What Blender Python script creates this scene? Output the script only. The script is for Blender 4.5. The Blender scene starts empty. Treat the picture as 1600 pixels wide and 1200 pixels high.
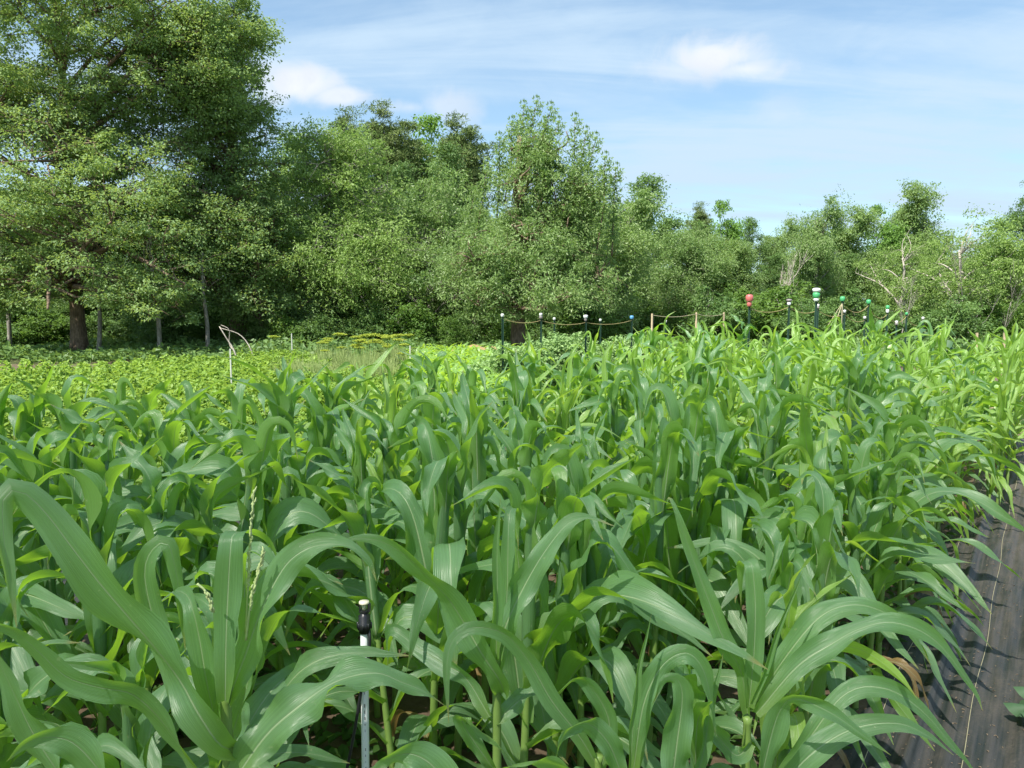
import bpy, math, random
import numpy as np
from mathutils import Vector

R = math.radians
rng = np.random.default_rng(7)
random.seed(7)
sc = bpy.context.scene
COL = sc.collection
PI = math.pi

# ------------------------------------------------------------------ camera
CAMZ = 1.9
F = 1202.0
HOR = 480.0
TH = math.atan((600 - HOR) / F)
cam_d = bpy.data.cameras.new('camera')
cam_d.sensor_width = 36.0
cam_d.lens = F / 1600 * 36
cam_d.clip_start = 0.05
cam_d.clip_end = 3000
cam = bpy.data.objects.new('camera', cam_d)
COL.objects.link(cam)
cam.location = (0, 0, CAMZ)
cam.rotation_euler = (PI / 2 - TH, 0, 0)
sc.camera = cam

# ------------------------------------------------------------------ light
SUN_EL, SUN_AZ = 56.0, 218.0          # azimuth clockwise from +Y: behind the camera, to the left
sv = Vector((math.sin(R(SUN_AZ)) * math.cos(R(SUN_EL)), math.cos(R(SUN_AZ)) * math.cos(R(SUN_EL)), math.sin(R(SUN_EL))))
sun_d = bpy.data.lights.new('sun', 'SUN')
sun_d.energy = 4.6
sun_d.angle = R(0.5)
sun_d.color = (1.0, 0.95, 0.86)
sun = bpy.data.objects.new('sun', sun_d)
COL.objects.link(sun)
sun.rotation_euler = sv.to_track_quat('Z', 'Y').to_euler()

sc.view_settings.view_transform = 'Standard'
sc.view_settings.look = 'None'
sc.view_settings.exposure = 1.06
sc.view_settings.gamma = 1.0
sc.view_settings.use_curve_mapping = False
try:
    sc.cycles.max_bounces = 8
    sc.cycles.transparent_max_bounces = 6
    sc.cycles.transmission_bounces = 5
    sc.cycles.diffuse_bounces = 4
    sc.cycles.glossy_bounces = 2
except Exception:
    pass


class NT:
    """tiny node-tree helper"""
    def __init__(s, tree):
        s.t = tree
        s.n = tree.nodes
        s.l = tree.links

    def node(s, typ, **kw):
        nd = s.n.new(typ)
        for k, v in kw.items():
            setattr(nd, k, v)
        return nd

    def put(s, sock, v):
        if v is None:
            return
        if isinstance(v, bpy.types.NodeSocket):
            s.l.new(v, sock)
        else:
            if isinstance(v, (tuple, list)) and len(v) == 3 and sock.type == 'RGBA':
                v = (*v, 1)
            sock.default_value = v

    def math(s, op, a, b=None, c=None, clamp=False):
        nd = s.node('ShaderNodeMath', operation=op, use_clamp=clamp)
        s.put(nd.inputs[0], a)
        s.put(nd.inputs[1], b)
        s.put(nd.inputs[2], c)
        return nd.outputs[0]

    def vmath(s, op, a, b=None):
        nd = s.node('ShaderNodeVectorMath', operation=op)
        s.put(nd.inputs[0], a)
        s.put(nd.inputs[1], b)
        return nd.outputs[1] if op in ('DOT_PRODUCT', 'LENGTH', 'DISTANCE') else nd.outputs[0]

    def mix(s, f, a, b, blend='MIX'):
        nd = s.node('ShaderNodeMix', data_type='RGBA', blend_type=blend)
        s.put(nd.inputs[0], f)
        s.put(nd.inputs[6], a)
        s.put(nd.inputs[7], b)
        return nd.outputs[2]

    def ramp(s, v, lo, hi, smooth=True):
        nd = s.node('ShaderNodeMapRange', interpolation_type='SMOOTHSTEP' if smooth else 'LINEAR')
        s.put(nd.inputs[0], v)
        nd.inputs[1].default_value = lo
        nd.inputs[2].default_value = hi
        nd.inputs[3].default_value = 0
        nd.inputs[4].default_value = 1
        return nd.outputs[0]

    def noise(s, vec, scale, detail=3, rough=0.5, dist=0.0):
        nd = s.node('ShaderNodeTexNoise')
        s.put(nd.inputs['Vector'], vec)
        nd.inputs['Scale'].default_value = scale
        nd.inputs['Detail'].default_value = detail
        nd.inputs['Roughness'].default_value = rough
        nd.inputs['Distortion'].default_value = dist
        return nd.outputs[0]

    def mapping(s, vec, scale=(1, 1, 1), rot=(0, 0, 0), loc=(0, 0, 0)):
        nd = s.node('ShaderNodeMapping')
        s.put(nd.inputs[0], vec)
        nd.inputs[1].default_value = loc
        nd.inputs[2].default_value = rot
        nd.inputs[3].default_value = scale
        return nd.outputs[0]


def pix_dir(px, py):
    u = (px - 800) / F
    v = (600 - py) / F
    d = Vector((u, math.cos(TH) + v * math.sin(TH), -math.sin(TH) + v * math.cos(TH)))
    return d


def W(px, py, D):
    d = pix_dir(px, py)
    d = d * (D / d.y)
    return Vector((d.x, d.y, CAMZ + d.z))


# world: sky with thin streaky cirrus and two small cumulus
world = bpy.data.worlds.new('World')
sc.world = world
world.use_nodes = True
g = NT(world.node_tree)
g.n.clear()
out = g.node('ShaderNodeOutputWorld')
sky = g.node('ShaderNodeTexSky', sky_type='NISHITA')
sky.sun_disc = False
sky.sun_elevation = R(SUN_EL)
sky.sun_rotation = R(SUN_AZ)
sky.altitude = 200
sky.air_density = 1.0
sky.dust_density = 0.6
sky.ozone_density = 1.0
tc = g.node('ShaderNodeTexCoord')
dirn = g.vmath('NORMALIZE', tc.outputs['Generated'])
sep = g.node('ShaderNodeSeparateXYZ')
g.l.new(dirn, sep.inputs[0])
zz = g.math('ADD', g.math('MAXIMUM', sep.outputs[2], 0.0), 0.16)
comb = g.node('ShaderNodeCombineXYZ')
g.l.new(g.math('DIVIDE', sep.outputs[0], zz), comb.inputs[0])
g.l.new(g.math('DIVIDE', sep.outputs[1], zz), comb.inputs[1])
pl = comb.outputs[0]
st = g.mapping(pl, scale=(0.42, 2.1, 1), rot=(0, 0, R(-14)))
n1 = g.noise(st, 1.3, 6, 0.58, 0.5)
n2 = g.noise(g.mapping(pl, scale=(0.8, 1.2, 1), rot=(0, 0, R(30)), loc=(3, 1, 0)), 0.75, 4, 0.5, 0.3)
n3 = g.noise(g.mapping(pl, scale=(1, 1, 1), loc=(5, 2, 0)), 4.0, 6, 0.62, 0.9)
cir = g.math('ADD', g.math('MULTIPLY', n1, 0.85), g.math('MULTIPLY', n2, 0.6))
cir = g.math('ADD', cir, g.math('MULTIPLY', n3, 0.16))
cirf = g.ramp(cir, 0.66, 0.96)
hz = g.ramp(sep.outputs[2], 0.42, 0.02)
cirf = g.math('ADD', g.math('MULTIPLY', cirf, 0.66), g.math('ADD', g.math('MULTIPLY', hz, 0.14), 0.24), clamp=True)
# cumulus
cumf = None
wob = g.noise(dirn, 22.0, 5, 0.6, 0.4)
wob2 = g.noise(dirn, 9.0, 3, 0.5, 0.2)
shade = None
for (px, py, rx, ry, amt) in ((1120, 88, 74, 30, 0.95), (1165, 108, 62, 18, 0.8), (1075, 112, 80, 22, 0.45), (470, 130, 50, 24, 0.9), (530, 150, 44, 14, 0.8),
                              (425, 135, 36, 30, 0.6), (1210, 165, 45, 22, 0.25), (690, 165, 50, 26, 0.5), (640, 168, 45, 14, 0.45)):
    c = pix_dir(px, py).normalized()
    rgt = Vector((1, 0, 0))
    rgt = (rgt - c * rgt.dot(c)).normalized()
    up = rgt.cross(c)
    scale = F * c.y
    du = g.math('DIVIDE', g.vmath('DOT_PRODUCT', dirn, tuple(rgt)), rx / F)
    dv = g.math('DIVIDE', g.vmath('DOT_PRODUCT', dirn, tuple(up)), ry / F)
    fr = g.math('GREATER_THAN', g.vmath('DOT_PRODUCT', dirn, tuple(c)), 0.5)
    dd = g.math('SQRT', g.math('ADD', g.math('MULTIPLY', du, du), g.math('MULTIPLY', dv, dv)))
    dd = g.math('ADD', dd, g.math('MULTIPLY', g.math('SUBTRACT', wob, 0.5), 1.7))
    dd = g.math('ADD', dd, g.math('MULTIPLY', g.math('SUBTRACT', wob2, 0.5), 1.6))
    m = g.math('MULTIPLY', g.math('MULTIPLY', g.ramp(dd, 1.35, 0.2), amt), fr)
    cumf = m if cumf is None else g.math('MAXIMUM', cumf, m)
skyc = g.mix(1.0, sky.outputs[0], (0.84, 1.02, 1.04), 'MULTIPLY')
bg1 = g.node('ShaderNodeBackground')
g.l.new(skyc, bg1.inputs[0])
bg1.inputs[1].default_value = 0.090
bg2 = g.node('ShaderNodeBackground')
bg2.inputs[0].default_value = (0.44, 0.57, 0.70, 1)
bg2.inputs[1].default_value = 0.70
bg3 = g.node('ShaderNodeBackground')
g.put(bg3.inputs[0], g.mix(wob, (0.48, 0.52, 0.58), (0.74, 0.75, 0.76)))
bg3.inputs[1].default_value = 0.74
ms = g.node('ShaderNodeMixShader')
g.put(ms.inputs[0], cirf)
g.l.new(bg1.outputs[0], ms.inputs[1])
g.l.new(bg2.outputs[0], ms.inputs[2])
ms2 = g.node('ShaderNodeMixShader')
g.put(ms2.inputs[0], cumf)
g.l.new(ms.outputs[0], ms2.inputs[1])
g.l.new(bg3.outputs[0], ms2.inputs[2])
g.l.new(ms2.outputs[0], out.inputs[0])


# ------------------------------------------------------------------ helpers
class Acc:
    """collects verts / quads (a triangle repeats nothing: use tri lists) into one mesh"""
    def __init__(s):
        s.v, s.f, s.uv, s.a, s.n = [], [], [], [], 0

    def add(s, v, f, uv=None, a=None):
        v = np.asarray(v, dtype=np.float32).reshape(-1, 3)
        f = np.asarray(f, dtype=np.int32).reshape(-1, 4) + s.n
        s.v.append(v)
        s.f.append(f)
        s.uv.append(np.zeros((len(v), 2), np.float32) if uv is None else np.asarray(uv, np.float32))
        s.a.append(np.zeros(len(v), np.float32) if a is None else np.broadcast_to(np.asarray(a, np.float32), (len(v),)))
        s.n += len(v)

    def mesh(s, name, mat, smooth=True):
        v = np.concatenate(s.v)
        f = np.concatenate(s.f)
        uv = np.concatenate(s.uv)
        a = np.concatenate(s.a)
        me = bpy.data.meshes.new(name)
        me.vertices.add(len(v))
        me.vertices.foreach_set('co', v.ravel())
        me.loops.add(f.size)
        me.loops.foreach_set('vertex_index', f.ravel())
        me.polygons.add(len(f))
        me.polygons.foreach_set('loop_start', np.arange(0, f.size, 4, dtype=np.int32))
        me.polygons.foreach_set('loop_total', np.full(len(f), 4, np.int32))
        me.polygons.foreach_set('use_smooth', np.full(len(f), smooth))
        ul = me.uv_layers.new(name='UVMap')
        ul.data.foreach_set('uv', uv[f.ravel()].ravel())
        at = me.attributes.new('var', 'FLOAT', 'POINT')
        at.data.foreach_set('value', np.ascontiguousarray(a))
        me.materials.append(mat)
        me.update(calc_edges=True)
        return me


def link(name, me, parent=None, loc=None):
    o = bpy.data.objects.new(name, me)
    COL.objects.link(o)
    if parent is not None:
        o.parent = parent
    if loc is not None:
        o.location = loc
    return o


def tag(o, label=None, cat=None, group=None, kind=None):
    if label:
        o['label'] = label
    if cat:
        o['category'] = cat
    if group:
        o['group'] = group
    if kind:
        o['kind'] = kind
    return o


def empty(name, loc=(0, 0, 0), rz=0.0):
    o = bpy.data.objects.new(name, None)
    o.empty_display_size = 0.1
    COL.objects.link(o)
    o.location = loc
    o.rotation_euler = (0, 0, rz)
    return o


def grid_faces(n, m, closed=False):
    """n rows of m verts"""
    i = np.arange(n - 1)[:, None] * m
    if closed:
        j = np.arange(m)[None, :]
        k = (j + 1) % m
    else:
        j = np.arange(m - 1)[None, :]
        k = j + 1
    return np.stack([i + j, i + k, i + m + k, i + m + j], -1).reshape(-1, 4)


def catmull(P, n):
    """smooth resample of control rows P (any number of columns) to n rows"""
    P = np.asarray(P, float)
    Q = np.vstack([2 * P[0] - P[1], P, 2 * P[-1] - P[-2]])
    seg = np.linalg.norm(np.diff(P[:, :3], axis=0), axis=1) + 1e-9
    cum = np.concatenate([[0], np.cumsum(seg)])
    s = np.linspace(0, cum[-1] * 0.99999, n)
    k = np.clip(np.searchsorted(cum, s, side='right') - 1, 0, len(P) - 2)
    t = ((s - cum[k]) / seg[k])[:, None]
    p0, p1, p2, p3 = Q[k], Q[k + 1], Q[k + 2], Q[k + 3]
    return 0.5 * ((2 * p1) + (-p0 + p2) * t + (2 * p0 - 5 * p1 + 4 * p2 - p3) * t * t + (-p0 + 3 * p1 - 3 * p2 + p3) * t ** 3)


def norm(v):
    return v / (np.linalg.norm(v, axis=-1, keepdims=True) + 1e-9)


def tube(acc, P, rad, sides=6, cap=True, a=0.0):
    P = np.asarray(P, float)
    n = len(P)
    rad = np.broadcast_to(np.asarray(rad, float), (n,)).copy()
    T = norm(np.gradient(P, axis=0))
    ref = np.array([0, 0, 1.0]) if abs(T[0, 2]) < 0.8 else np.array([1.0, 0.1, 0])
    S = norm(np.cross(T, ref))
    # keep the frame from flipping
    for i in range(1, n):
        if np.dot(S[i], S[i - 1]) < 0:
            S[i] = -S[i]
    B = np.cross(T, S)
    if cap:
        P = np.vstack([P[:1], P, P[-1:]])
        S = np.vstack([S[:1], S, S[-1:]])
        B = np.vstack([B[:1], B, B[-1:]])
        rad = np.concatenate([[rad[0] * 0.02], rad, [rad[-1] * 0.02]])
        n += 2
    th = np.linspace(0, 2 * PI, sides, endpoint=False)
    V = P[:, None] + rad[:, None, None] * (np.cos(th)[None, :, None] * S[:, None] + np.sin(th)[None, :, None] * B[:, None])
    uv = np.stack(np.broadcast_arrays(th[None, :] / (2 * PI), np.linspace(0, 1, n)[:, None]), -1).reshape(-1, 2)
    acc.add(V.reshape(-1, 3), grid_faces(n, sides, True), uv, a)


def box(acc, c, s, rz=0.0):
    c = np.array(c, float)
    x, y, z = np.array(s, float) / 2
    v = np.array([(-x, -y, -z), (x, -y, -z), (x, y, -z), (-x, y, -z), (-x, -y, z), (x, -y, z), (x, y, z), (-x, y, z)])
    ca, sa = math.cos(rz), math.sin(rz)
    v = np.stack([v[:, 0] * ca - v[:, 1] * sa, v[:, 0] * sa + v[:, 1] * ca, v[:, 2]], 1) + c
    acc.add(v, [(0, 3, 2, 1), (4, 5, 6, 7), (0, 1, 5, 4), (1, 2, 6, 5), (2, 3, 7, 6), (3, 0, 4, 7)])


def lathe(acc, c, prof, sides=12):
    """prof: list of (r, z)"""
    P = np.array(prof, float)
    th = np.linspace(0, 2 * PI, sides, endpoint=False)
    V = np.stack([P[:, 0:1] * np.cos(th), P[:, 0:1] * np.sin(th), np.broadcast_to(P[:, 1:2], (len(P), sides))], -1) + np.array(c)
    acc.add(V.reshape(-1, 3), grid_faces(len(P), sides, True))


def ico_noise(p, s, seed):
    r = np.random.default_rng(seed)
    k = r.normal(size=(6, 3)) * s
    ph = r.uniform(0, 6.28, 6)
    return np.sin(p @ k.T + ph).sum(1) / 6


# ------------------------------------------------------------------ materials
def new_mat(name):
    m = bpy.data.materials.new(name)
    m.use_nodes = True
    h = NT(m.node_tree)
    h.n.clear()
    return m, h


def simple_mat(name, col, rough=0.6, var=0.15, scale=8.0, metal=0.0, bump=0.0):
    m, h = new_mat(name)
    o = h.node('ShaderNodeOutputMaterial')
    b = h.node('ShaderNodeBsdfPrincipled')
    t = h.node('ShaderNodeTexCoord')
    n = h.noise(t.outputs['Object'], scale, 4, 0.6)
    c = h.mix(n, tuple(x * (1 - var) for x in col), tuple(min(1, x * (1 + var)) for x in col))
    h.put(b.inputs['Base Color'], c)
    b.inputs['Roughness'].default_value = rough
    b.inputs['Metallic'].default_value = metal
    if bump:
        bp = h.node('ShaderNodeBump')
        bp.inputs['Strength'].default_value = bump
        bp.inputs['Distance'].default_value = 0.01
        h.put(bp.inputs['Height'], n)
        h.l.new(bp.outputs[0], b.inputs['Normal'])
    h.l.new(b.outputs[0], o.inputs[0])
    return m


def foliage_mat(name, ca, cb, tr, trf=0.35, rough=0.5, spec=0.35):
    """leaf-sized faces: hue varies from leaf to leaf (attribute var) and from plant to plant"""
    m, h = new_mat(name)
    o = h.node('ShaderNodeOutputMaterial')
    b = h.node('ShaderNodeBsdfPrincipled')
    at = h.node('ShaderNodeAttribute', attribute_name='var')
    oi = h.node('ShaderNodeObjectInfo')
    v = h.math('ADD', h.math('MULTIPLY', at.outputs['Fac'], 0.8), h.math('MULTIPLY', oi.outputs['Random'], 0.2))
    c = h.mix(v, ca, cb)
    h.put(b.inputs['Base Color'], c)
    b.inputs['Roughness'].default_value = rough
    b.inputs['Specular IOR Level'].default_value = spec
    t = h.node('ShaderNodeBsdfTranslucent')
    h.put(t.inputs[0], h.mix(v, tuple(x * 0.75 for x in tr), tr))
    mx = h.node('ShaderNodeMixShader')
    mx.inputs[0].default_value = trf
    h.l.new(b.outputs[0], mx.inputs[1])
    h.l.new(t.outputs[0], mx.inputs[2])
    h.l.new(mx.outputs[0], o.inputs[0])
    return m


def corn_mat(name, ca, cb, back, tr, trf=0.4):
    m, h = new_mat(name)
    o = h.node('ShaderNodeOutputMaterial')
    b = h.node('ShaderNodeBsdfPrincipled')
    uvn = h.node('ShaderNodeUVMap')
    s = h.node('ShaderNodeSeparateXYZ')
    h.l.new(uvn.outputs[0], s.inputs[0])
    x, t = s.outputs[0], s.outputs[1]
    a = h.math('ABSOLUTE', h.math('MULTIPLY', h.math('SUBTRACT', x, 0.5), 2.0))
    ribw = h.math('SUBTRACT', 0.070, h.math('MULTIPLY', t, 0.042))
    rib = h.math('LESS_THAN', a, ribw)
    rib = h.math('MULTIPLY', h.ramp(h.math('DIVIDE', a, ribw), 1.15, 0.5), 0.95)
    oi = h.node('ShaderNodeObjectInfo')
    geo = h.node('ShaderNodeNewGeometry')
    tc_ = h.node('ShaderNodeTexCoord')
    nz = h.noise(tc_.outputs['Object'], 9.0, 3, 0.55)
    # veins run along the blade
    vx = h.mapping(uvn.outputs[0], scale=(46, 1.3, 1))
    vein = h.noise(vx, 1.0, 2, 0.5)
    vein2 = h.math('SINE', h.math('MULTIPLY', x, 150.0))
    v = h.math('ADD', h.math('MULTIPLY', oi.outputs['Random'], 0.45), h.math('MULTIPLY', nz, 0.55))
    c = h.mix(v, ca, cb)
    c = h.mix(h.math('MULTIPLY', h.ramp(vein, 0.4, 0.7), 0.35), c, tuple(q * 1.5 for q in cb))
    base = h.ramp(t, 0.22, 0.0)
    c = h.mix(h.math('MULTIPLY', base, 0.55), c, (0.17, 0.27, 0.045))
    c = h.mix(h.math('MULTIPLY', geo.outputs['Backfacing'], 0.6), c, back)
    c = h.mix(rib, c, (0.36, 0.48, 0.25))
    tipf = h.math('MULTIPLY', h.ramp(h.math('ADD', t, h.math('MULTIPLY', oi.outputs['Random'], 0.05)), 0.955, 1.01), 0.7)
    c = h.mix(tipf, c, (0.35, 0.27, 0.10))
    # a few scars and dry flecks
    sp = h.noise(tc_.outputs['Object'], 60.0, 2, 0.5)
    c = h.mix(h.math('MULTIPLY', h.ramp(sp, 0.70, 0.76), 0.6), c, (0.36, 0.42, 0.22))
    h.put(b.inputs['Base Color'], c)
    b.inputs['Roughness'].default_value = 0.36
    b.inputs['Specular IOR Level'].default_value = 0.75
    bp = h.node('ShaderNodeBump')
    bp.inputs['Strength'].default_value = 0.6
    bp.inputs['Distance'].default_value = 0.003
    hh = h.math('ADD', h.math('MULTIPLY', vein, 1.0), h.math('MULTIPLY', vein2, 0.12))
    hh = h.math('ADD', hh, h.math('MULTIPLY', rib, -0.6))
    h.put(bp.inputs['Height'], hh)
    h.l.new(bp.outputs[0], b.inputs['Normal'])
    tl = h.node('ShaderNodeBsdfTranslucent')
    tcx = h.mix(h.math('MULTIPLY', h.ramp(vein, 0.3, 0.75), 0.5), tr, tuple(q * 1.35 for q in tr))
    tcx = h.mix(rib, tcx, tuple(q * 0.5 for q in tr))
    h.put(tl.inputs[0], tcx)
    mx = h.node('ShaderNodeMixShader')
    mx.inputs[0].default_value = trf
    h.l.new(b.outputs[0], mx.inputs[1])
    h.l.new(tl.outputs[0], mx.inputs[2])
    h.l.new(mx.outputs[0], o.inputs[0])
    return m


def bark_mat(name, ca, cb, scale=6.0):
    m, h = new_mat(name)
    o = h.node('ShaderNodeOutputMaterial')
    b = h.node('ShaderNodeBsdfPrincipled')
    t = h.node('ShaderNodeTexCoord')
    mp = h.mapping(t.outputs['Object'], scale=(1, 1, 0.25))
    n = h.noise(mp, scale * 3, 5, 0.65, 0.6)
    n2 = h.noise(t.outputs['Object'], scale * 0.35, 3, 0.5)
    c = h.mix(h.ramp(n, 0.35, 0.65), ca, cb)
    c = h.mix(h.math('MULTIPLY', h.ramp(n2, 0.45, 0.65), 0.5), c, tuple(q * 0.55 for q in ca))
    h.put(b.inputs['Base Color'], c)
    b.inputs['Roughness'].default_value = 0.9
    bp = h.node('ShaderNodeBump')
    bp.inputs['Strength'].default_value = 0.8
    bp.inputs['Distance'].default_value = 0.03
    h.put(bp.inputs['Height'], n)
    h.l.new(bp.outputs[0], b.inputs['Normal'])
    h.l.new(b.outputs[0], o.inputs[0])
    return m


M_CORN = corn_mat('corn_leaf', (0.094, 0.198, 0.086), (0.142, 0.262, 0.118), (0.16, 0.30, 0.045), (0.40, 0.70, 0.04))
M_CORN2 = corn_mat('corn_leaf_light', (0.168, 0.302, 0.066), (0.235, 0.378, 0.088), (0.235, 0.389, 0.066), (0.560, 0.821, 0.066))  # younger corn; brightness of the sunlit far end partly put into the colour
M_DRY = corn_mat('corn_leaf_dry', (0.20, 0.13, 0.05), (0.28, 0.19, 0.07), (0.24, 0.16, 0.06), (0.3, 0.2, 0.06))
M_STALK = simple_mat('corn_stalk', (0.17, 0.27, 0.06), 0.45, 0.25, 14)
M_TASSEL = simple_mat('corn_tassel', (0.42, 0.50, 0.20), 0.7, 0.3, 60)
M_BARK = bark_mat('bark_brown', (0.11, 0.075, 0.05), (0.27, 0.19, 0.13))
M_BARKG = bark_mat('bark_grey', (0.16, 0.145, 0.12), (0.36, 0.33, 0.29))
M_DEAD = bark_mat('bark_dead', (0.34, 0.30, 0.25), (0.55, 0.50, 0.43))
F_OAK = foliage_mat('oak_leaf', (0.125, 0.216, 0.081), (0.264, 0.375, 0.140), (0.527, 0.703, 0.141))
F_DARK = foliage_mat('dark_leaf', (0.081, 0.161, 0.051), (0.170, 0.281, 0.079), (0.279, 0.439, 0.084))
F_PALE = foliage_mat('pale_leaf', (0.174, 0.276, 0.073), (0.306, 0.422, 0.128), (0.411, 0.630, 0.113))
F_WILL = foliage_mat('willow_leaf', (0.139, 0.240, 0.078), (0.302, 0.398, 0.155), (0.377, 0.591, 0.117), rough=0.42)
F_BRIGHT = foliage_mat('bright_leaf', (0.113, 0.234, 0.049), (0.204, 0.347, 0.078), (0.408, 0.658, 0.088))
F_PINE = foliage_mat('pine_needle', (0.105, 0.182, 0.049), (0.224, 0.278, 0.092), (0.158, 0.254, 0.061), 0.15)
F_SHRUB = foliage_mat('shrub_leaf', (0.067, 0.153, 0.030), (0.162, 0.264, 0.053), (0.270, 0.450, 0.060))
F_BEAN = foliage_mat('bean_leaf', (0.120, 0.243, 0.039), (0.286, 0.422, 0.076), (0.452, 0.646, 0.087), 0.38, 0.5)
F_DILL = foliage_mat('dill_frond', (0.175, 0.264, 0.083), (0.325, 0.396, 0.135), (0.312, 0.418, 0.090), 0.3, 0.6)
F_UMBEL = foliage_mat('dill_flower', (0.336, 0.414, 0.052), (0.480, 0.540, 0.078), (0.440, 0.540, 0.065), 0.3, 0.6)
F_TOM = foliage_mat('tomato_leaf', (0.182, 0.310, 0.106), (0.348, 0.488, 0.191), (0.408, 0.640, 0.154), 0.3, 0.6)
F_WEED = foliage_mat('weed_leaf', (0.04, 0.10, 0.025), (0.08, 0.16, 0.035), (0.12, 0.25, 0.03), 0.3, 0.5)
F_SQUASH = foliage_mat('squash_leaf', (0.06, 0.13, 0.06), (0.10, 0.18, 0.09), (0.15, 0.3, 0.08), 0.25, 0.6)

# ------------------------------------------------------------------ field frame: a along the rows, q to the right of them
ANG = R(35)
RA = np.array([math.sin(ANG), math.cos(ANG)])
RQ = np.array([math.cos(ANG), -math.sin(ANG)])


def field(a, q):
    p = a * RA + q * RQ
    return float(p[0]), float(p[1])


def to_field(x, y):
    return x * RA[0] + y * RA[1], x * RQ[0] + y * RQ[1]


# ------------------------------------------------------------------ ground
def ground_mat():
    m, h = new_mat('ground_soil_grass')
    o = h.node('ShaderNodeOutputMaterial')
    b = h.node('ShaderNodeBsdfPrincipled')
    t = h.node('ShaderNodeTexCoord')
    n = h.noise(t.outputs['Object'], 0.35, 5, 0.6)
    n2 = h.noise(t.outputs['Object'], 7.0, 5, 0.7)
    c = h.mix(h.ramp(n2, 0.35, 0.65), (0.085, 0.060, 0.036), (0.15, 0.11, 0.07))
    c = h.mix(h.math('MULTIPLY', h.ramp(n, 0.40, 0.55), 0.75), c, h.mix(n2, (0.045, 0.085, 0.02), (0.12, 0.15, 0.04)))
    h.put(b.inputs['Base Color'], c)
    b.inputs['Roughness'].default_value = 0.95
    bp = h.node('ShaderNodeBump')
    bp.inputs['Strength'].default_value = 0.6
    bp.inputs['Distance'].default_value = 0.04
    h.put(bp.inputs['Height'], n2)
    h.l.new(bp.outputs[0], b.inputs['Normal'])
    h.l.new(b.outputs[0], o.inputs[0])
    return m


def sheet(name, a0, a1, q0, q1, na, nq, zf, mat):
    A = np.linspace(a0, a1, na)
    Q = np.linspace(q0, q1, nq)
    AA, QQ = np.meshgrid(A, Q, indexing='ij')
    Z = zf(AA, QQ)
    X = AA * RA[0] + QQ * RQ[0]
    Y = AA * RA[1] + QQ * RQ[1]
    acc = Acc()
    f = grid_faces(na, nq)[:, ::-1]
    acc.add(np.stack([X, Y, Z], -1).reshape(-1, 3), f, np.stack([QQ, AA], -1).reshape(-1, 2))
    me = acc.mesh(name, mat)
    if me.polygons[0].normal.z < 0:
        me.flip_normals()
    return link(name, me)


M_GROUND = ground_mat()
tag(sheet('ground', -300, 500, -420, 420, 3, 3, lambda a, q: 0 * a, M_GROUND), kind='structure')


def clods(a, q):
    p = np.stack([a, q, 0 * a], -1).reshape(-1, 3)
    z = ico_noise(p, 9, 1) * 0.6 + ico_noise(p, 22, 2) * 0.5 + ico_noise(p, 45, 3) * 0.3
    z = z.reshape(a.shape)
    return 0.022 + 0.016 * z + 0.012 * np.cos((q + 0.68) * 2 * PI / 0.6)


M_SOIL = simple_mat('bare_soil', (0.10, 0.068, 0.042), 0.95, 0.5, 30, bump=0.8)
tag(sheet('soil', -0.4, 12.8, -4.65, -0.6, 230, 78, clods, M_SOIL), kind='structure')


def fabric_mat():
    m, h = new_mat('woven_ground_fabric')
    o = h.node('ShaderNodeOutputMaterial')
    b = h.node('ShaderNodeBsdfPrincipled')
    uvn = h.node('ShaderNodeUVMap')
    s = h.node('ShaderNodeSeparateXYZ')
    h.l.new(uvn.outputs[0], s.inputs[0])
    d1 = h.noise(h.mapping(uvn.outputs[0], scale=(3.2, 0.7, 1)), 1.4, 5, 0.65, 0.8)
    d2 = h.noise(h.mapping(uvn.outputs[0], scale=(9.0, 3.0, 1)), 2.0, 5, 0.7)
    d3 = h.noise(uvn.outputs[0], 70.0, 3, 0.7)
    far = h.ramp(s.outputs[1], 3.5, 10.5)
    dust = h.math('ADD', h.math('MULTIPLY', d1, 0.75), h.math('MULTIPLY', d2, 0.45))
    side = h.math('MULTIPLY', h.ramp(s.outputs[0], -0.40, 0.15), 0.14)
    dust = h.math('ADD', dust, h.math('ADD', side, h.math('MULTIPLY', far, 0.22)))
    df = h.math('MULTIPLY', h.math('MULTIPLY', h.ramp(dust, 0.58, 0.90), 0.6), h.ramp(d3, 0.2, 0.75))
    wx = h.math('SINE', h.math('MULTIPLY', s.outputs[0], 2200.0))
    wy = h.math('SINE', h.math('MULTIPLY', s.outputs[1], 1500.0))
    streak = h.noise(h.mapping(uvn.outputs[0], scale=(38, 0.9, 1)), 1.0, 4, 0.6)
    base = h.mix(h.ramp(streak, 0.3, 0.7), (0.022, 0.029, 0.028), (0.066, 0.062, 0.058))
    c = h.mix(df, base, h.mix(d2, (0.11, 0.09, 0.072), (0.20, 0.168, 0.135)))
    h.put(b.inputs['Base Color'], c)
    h.put(b.inputs['Roughness'], h.math('ADD', 0.50, h.math('MULTIPLY', df, 0.4)))
    b.inputs['Specular IOR Level'].default_value = 0.16
    bp = h.node('ShaderNodeBump')
    bp.inputs['Strength'].default_value = 0.35
    bp.inputs['Distance'].default_value = 0.0012
    h.put(bp.inputs['Height'], h.math('ADD', h.math('MULTIPLY', streak, 9.0), h.math('MULTIPLY', d3, 4.0)))
    h.l.new(bp.outputs[0], b.inputs['Normal'])
    h.l.new(b.outputs[0], o.inputs[0])
    return m


M_FAB = fabric_mat()


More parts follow.
